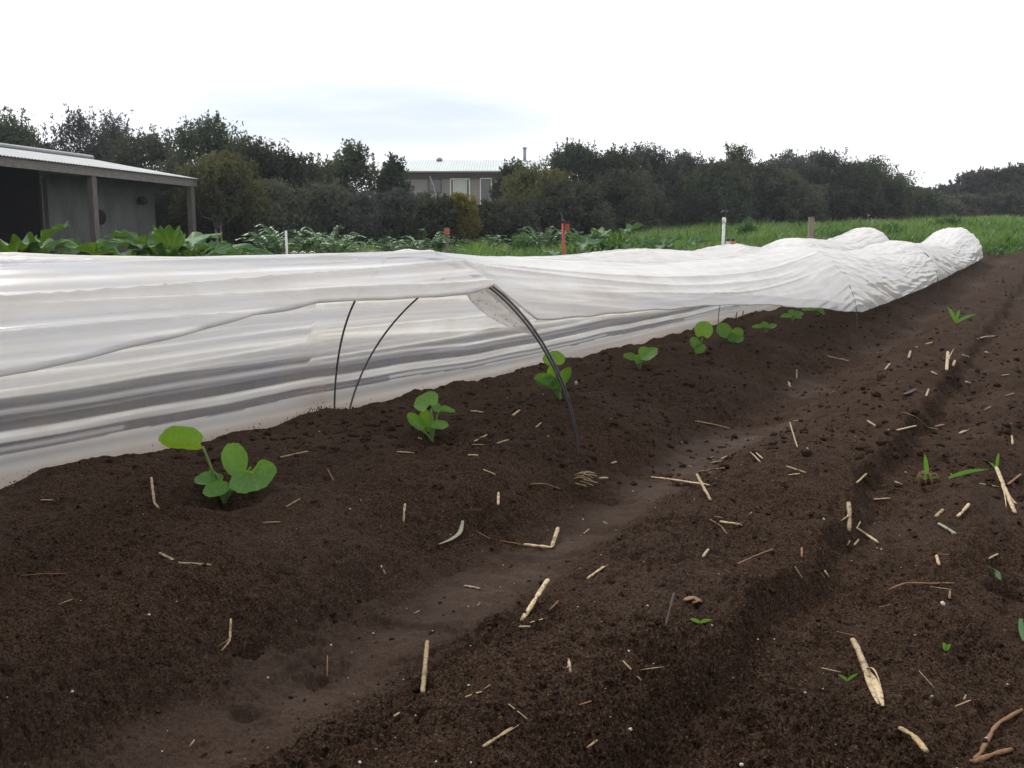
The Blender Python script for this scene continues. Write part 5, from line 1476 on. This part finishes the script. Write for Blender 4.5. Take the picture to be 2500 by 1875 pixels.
TREES = [
    (10, 236, 31, 150, "dark tree at the left edge above the shed roof", 'tree_green', 1.2, .1, .2),
    (80, 300, 29, 130, "low dark tree filling the dip behind the shed roof's left part", 'tree_dark', 1.1, .1, .2),
    (165, 236, 34, 150, "wispy grey tree with feathery top left of the domed tree", 'tree_grey', .9, .1, 1.0),
    (240, 252, 36, 110, "wispy tree with a pointed top behind the shed's ridge end", 'tree_grey', .9, .1, .9),
    (320, 268, 33, 150, "bushy tree behind the shed's hip end", 'tree_dark', 1.1, .1, .4),
    (462, 258, 29, 215, "large domed dark tree behind the shed's corner post", 'tree_green', 1.5, .05, .3),
    (560, 302, 28, 170, "tree sloping down right of the large domed tree", 'tree_dark', 1.2, .05, .3),
    (640, 332, 28, 140, "dark bush at the foot of the slope of trees, left of the wispy pair", 'tree_dark', 1.1, .05, .3),
    (370, 360, 26, 150, "dark shrub seen under the verandah roof", 'tree_dark', 1.1, .03, .2),
    (470, 335, 25, 150, "olive tree with a pale forked trunk beside the shed", 'tree_olive', .9, .46, .5),
    (575, 390, 26, 140, "shadowy shrub behind the left feathery bush", 'tree_dark', 1.1, .03, .2),
    (765, 318, 30, 100, "tall wispy tree left of the house with sky showing through", 'tree_green', .7, .2, .8),
    (716, 338, 31, 90, "slim wispy tree beside the tall wispy one", 'tree_olive', .7, .2, .8),
    (848, 338, 29, 52, "narrow upright tree against the left end of the house", 'tree_green', .7, .3, .6),
    (690, 395, 27, 150, "brown green shrub below the wispy trees", 'tree_dark', 1.1, .03, .3),
    (785, 420, 27, 140, "dull brown shrub left below the house", 'tree_grey', 1.0, .03, .3),
    (858, 415, 26, 100, "thin brown shrub below the house's left window", 'tree_grey', .8, .08, .6),
    (905, 425, 28, 90, "dark shrub right under the house wall", 'tree_dark', .9, .05, .4),
    (945, 432, 24, 95, "leaning dark bush under the glazed door", 'tree_dark', .9, .25, .4),
    (992, 428, 24, 52, "yellow flowering bush tip under the glazed door", 'tree_yellow', .6, .35, .4),
    (1108, 352, 30, 80, "spiky topped shrub against the right end of the roof", 'tree_dark', .9, .1, .8),
    (1165, 362, 28, 165, "broad olive brown bush in front of the house's gable", 'tree_olive', 1.3, .05, .4),
    (1080, 440, 25, 140, "dark bush right of the yellow slope", 'tree_dark', 1.1, .03, .2),
    (1242, 306, 34, 115, "round headed green tree right of the gable", 'tree_green', 1.1, .2, .3),
    (1225, 400, 27, 150, "dark mass of shrub below the round headed tree", 'tree_dark', 1.2, .03, .2),
    (1322, 322, 34, 120, "pointed dark tree right of the round headed one", 'tree_dark', 1.1, .05, .5),
    (1400, 318, 36, 150, "broad tree in the middle of the right hand wood", 'tree_grey', 1.2, .05, .5),
    (1480, 332, 37, 130, "even topped tree left of the lone crown", 'tree_grey', 1.1, .05, .5),
    (1588, 314, 39, 85, "tree with a rounded lone crown rising over the wood", 'tree_green', .8, .3, .3),
    (1545, 352, 36, 120, "lower tree under the lone crown's left side", 'tree_dark', 1.1, .05, .4),
    (1640, 350, 38, 110, "lower tree under the lone crown's right side", 'tree_dark', 1.1, .05, .4),
    (1702, 332, 40, 110, "left tree of the big right hand clump", 'tree_grey', 1.1, .05, .4),
    (1780, 324, 41, 150, "tallest tree of the big right hand clump", 'tree_grey', 1.3, .05, .4),
    (1885, 342, 41, 140, "tree ending the big right hand clump with a rounded shoulder", 'tree_green', 1.2, .05, .3),
    (1338, 372, 33, 175, "dark bush behind the crop plants, lower than the pointed tree", 'tree_dark', 1.3, .0, .5),
    (1510, 366, 36, 170, "bush filling the wood below the even topped tree", 'tree_green', 1.3, .0, .5),
    (1668, 372, 38, 190, "bush filling the wood left of the grey wooden post", 'tree_dark', 1.3, .0, .5),
    (1835, 368, 40, 200, "bush filling the wood right of the grey wooden post", 'tree_dark', 1.3, .0, .5),
    (1952, 402, 43, 70, "small tree in the dip of the skyline", 'tree_dark', .9, .05, .5),
    (1988, 412, 46, 66, "lowest tree in the dip of the skyline at right", 'tree_green', .9, .05, .5),
    (2045, 405, 56, 80, "thin distant tree left in the far right group", 'tree_grey', .75, .2, .6),
    (2100, 374, 57, 80, "open crowned distant tree with sky between its limbs", 'tree_grey', .7, .25, .6),
    (2155, 364, 57, 80, "dense distant tree near the right edge", 'tree_grey', 1.1, .1, .5),
    (2208, 360, 56, 100, "dense distant tree at the right edge", 'tree_dark', 1.2, .1, .4),
    (2075, 425, 54, 110, "low bush under the open crowned distant tree", 'tree_dark', 1.0, .02, .2),
    (2170, 420, 54, 120, "low bush under the dense distant trees", 'tree_dark', 1.1, .02, .2),
]
for i, t in enumerate(TREES):
    tree(t[0], t[1], t[2], t[3], t[4], 200 + i, t[5], t[6], t[7], t[8], leafsz=.105 if t[2] < 45 else .18, bark='pale_bark' if 'pale forked' in t[4] else 'bark')

# bare sapling in front of the house
p = at_depth(1068, 575, 24); p[2] = gz(p[0], p[1])
q = lambda px, py: at_depth(px * 1.1302, py * 1.1302, 24)
sap = MB()
V, F = tube([p, q(946, 480), q(945, 440), q(936, 400), q(928, 380)], [.035, .03, .024, .016, .008], 7); sap.add(V, F)
for a in ([q(946, 470), q(955, 445), q(962, 430)], [q(937, 405), q(932, 396), q(929, 398)], [q(946, 462), q(938, 448), q(934, 438)]):
    V, F = tube(a, [.014, .009, .005], 6); sap.add(V, F)
tag(sap.build("bare_sapling", M['pale_bark'], origin=p), "bare pale crooked sapling in front of the house's dark window", "tree")

# ------------------------------------------------------------------ weeds standing in the field
def shrub(px, top, D, wpx, label, seed, m='weed'):
    r = np.random.default_rng(seed)
    p = at_depth(px * 1.1302, top * 1.1302, D); H0 = p[2]; p[2] = gz(p[0], p[1]); H = H0 - p[2]; Wd = wpx * 1.1302 / FPX * D
    root = empty("weed_clump", p, label, "weed clump", "weed clumps in the green field")
    fo, st = MB(), MB()
    for k in range(70):
        a = r.random() * 6.28; q = r.random() ** .7; o = np.array([math.cos(a), math.sin(a), 0])
        b0 = p + o * Wd * .28 * q; h = H * (1 - .55 * q * q) * r.uniform(.45, 1.0)
        tip = b0 + o * Wd * .22 * q + [r.normal(0, .05), r.normal(0, .05), h]
        V, F = tube([b0, (b0 + tip) / 2 + r.normal(0, .02, 3), tip], [.006, .004, .002], 5); st.add(V, F, tint=.4)
        n = 12; t = r.random(n) ** .6
        P = b0 + (tip - b0) * t[:, None]
        d = r.normal(size=(n, 3)) * [1, 1, .45] + [0, 0, .25]; d /= np.linalg.norm(d, axis=1)[:, None]
        ln = r.uniform(.07, .19, n)[:, None] * (1.25 - .6 * t[:, None]); sd = np.cross(d, r.normal(size=(n, 3))); sd /= np.linalg.norm(sd, axis=1)[:, None]
        V = np.stack([P, P + d * ln * .5 + sd * ln * .2, P + d * ln - [0, 0, .03], P + d * ln * .5 - sd * ln * .2], 1).reshape(-1, 3)
        fo.add(V, np.arange(n * 4).reshape(n, 4), tint=np.repeat(np.clip(r.normal(.4 + .3 * t, .15), 0, 1), 4))
    fo.build("foliage", M[m], root, p, False); st.build("stems", M['stalk'], root, p)
    return root
shrub(1925, 480, 24, 80, "dark green weed clump behind the last hump", 401)
shrub(1815, 494, 22, 60, "dark weed clump right of the grey wooden post", 402)
shrub(1130, 486, 22, 70, "yellow flowering weed clump left of the red post", 403)
shrub(1615, 466, 26, 40, "small pale weed clump rising before the dark trees", 404)
shrub(2150, 520, 20, 70, "dark weed clump at the field's edge by the far end of the tunnel", 405)
shrub(2055, 458, 27, 80, "tall weed clump in the field above the far end of the tunnel", 406)

# ------------------------------------------------------------------ green field: blades nobody could count
def field(n, seed, d0, d1, hmin, hmax, wide):
    r = np.random.default_rng(seed)
    th = np.radians(r.uniform(-31, 33, n)); d = d0 * (d1 / d0) ** (r.random(n) ** .8)
    x, y = d * np.sin(th), d * np.cos(th)
    s, L = sl(x, y)
    edge = .5 * gn(x * 1.1, y * 1.1, 66)
    k = ((L > 4.4 + edge) | (s > 21.6 + edge) | ((s > 19.6 + edge) & (L < 2.3))) & (x > -9.5 + .0 * y) 
    k &= r.random(n) < np.where(x / y < -.28, .35, 1.0)
    x, y = x[k], y[k]; n = len(x)
    z = ground(x, y)
    cl = gn(x * .55, y * .55, 67); cl2 = gn(x * 2.1, y * 2.1, 68)
    rise = smooth01(x / y, -.31, -.23)
    h = (hmin + (hmax - hmin) * np.clip(.5 + .55 * cl + .45 * cl2, 0, 1.2)) * r.uniform(.65, 1.2, n) * (.32 + .68 * rise) * (1 + .15 * smooth01(-x / y, -.1, .15) - .2 * smooth01(x / y, .1, .3))
    a = r.random(n) * 6.283; ln = r.uniform(.15, .75, n) * h
    b0 = np.stack([x, y, z - .02], -1)
    dv = np.stack([np.cos(a), np.sin(a), np.zeros(n)], -1)
    sdv = np.stack([-np.sin(a), np.cos(a), np.zeros(n)], -1)
    w = wide * (d[k] / 16) ** .55 * r.uniform(.6, 1.3, n)
    m1 = b0 + dv * (ln * .3)[:, None] + np.array([0, 0, 1]) * (h * .62)[:, None]
    tp = b0 + dv * ln[:, None] + np.array([0, 0, 1]) * h[:, None]
    V = np.stack([b0 - sdv * w[:, None] * .5, b0 + sdv * w[:, None] * .5, m1 + sdv * w[:, None] * .5, m1 - sdv * w[:, None] * .5, tp], 1)
    o = np.arange(n)[:, None] * 5
    F4 = o + np.array([[0, 1, 2, 3]]); F3 = o + np.array([[3, 2, 4]])
    tint = np.clip(.42 + .42 * cl2 + .3 * cl + r.normal(0, .16, n), 0, 1)
    return V.reshape(-1, 3), [F4, F3], np.repeat(tint, 5)
V, F, tn = field(210000, 9, 9.0, 47, .09, .44, .011)
mb = MB(); mb.add(V, F, tint=tn)
tag(mb.build("field_grass", M['grass'], smooth=False), "lush green grass and weeds covering the field beyond the tunnels", kind='stuff')
# broader leaves mixed into the field
r = np.random.default_rng(77)
V, F, tn = field(30000, 19, 10, 40, .10, .36, .036)
mb = MB(); mb.add(V, F, tint=np.clip(tn - .15, 0, 1))
tag(mb.build("field_weeds", M['weed'], smooth=False), "broad leaved green weeds mixed through the field grass", kind='stuff')

# ------------------------------------------------------------------ the damp air between here and the wood
hm, hnt, _, hlk, hout = mat("haze")
hv = N(hnt, "ShaderNodeVolumePrincipled")
hv.inputs['Color'].default_value = (.86, .90, 1.0, 1)
hv.inputs['Density'].default_value = 0.0008
hlk.new(hv.outputs[0], hout.inputs['Volume'])
V, F = box((0, 0, 7.5), (540, 540, 19))
tag(MB().add(V, F).build("haze", hm, smooth=False), "thin pale haze hanging over the field and the wood", kind='stuff')
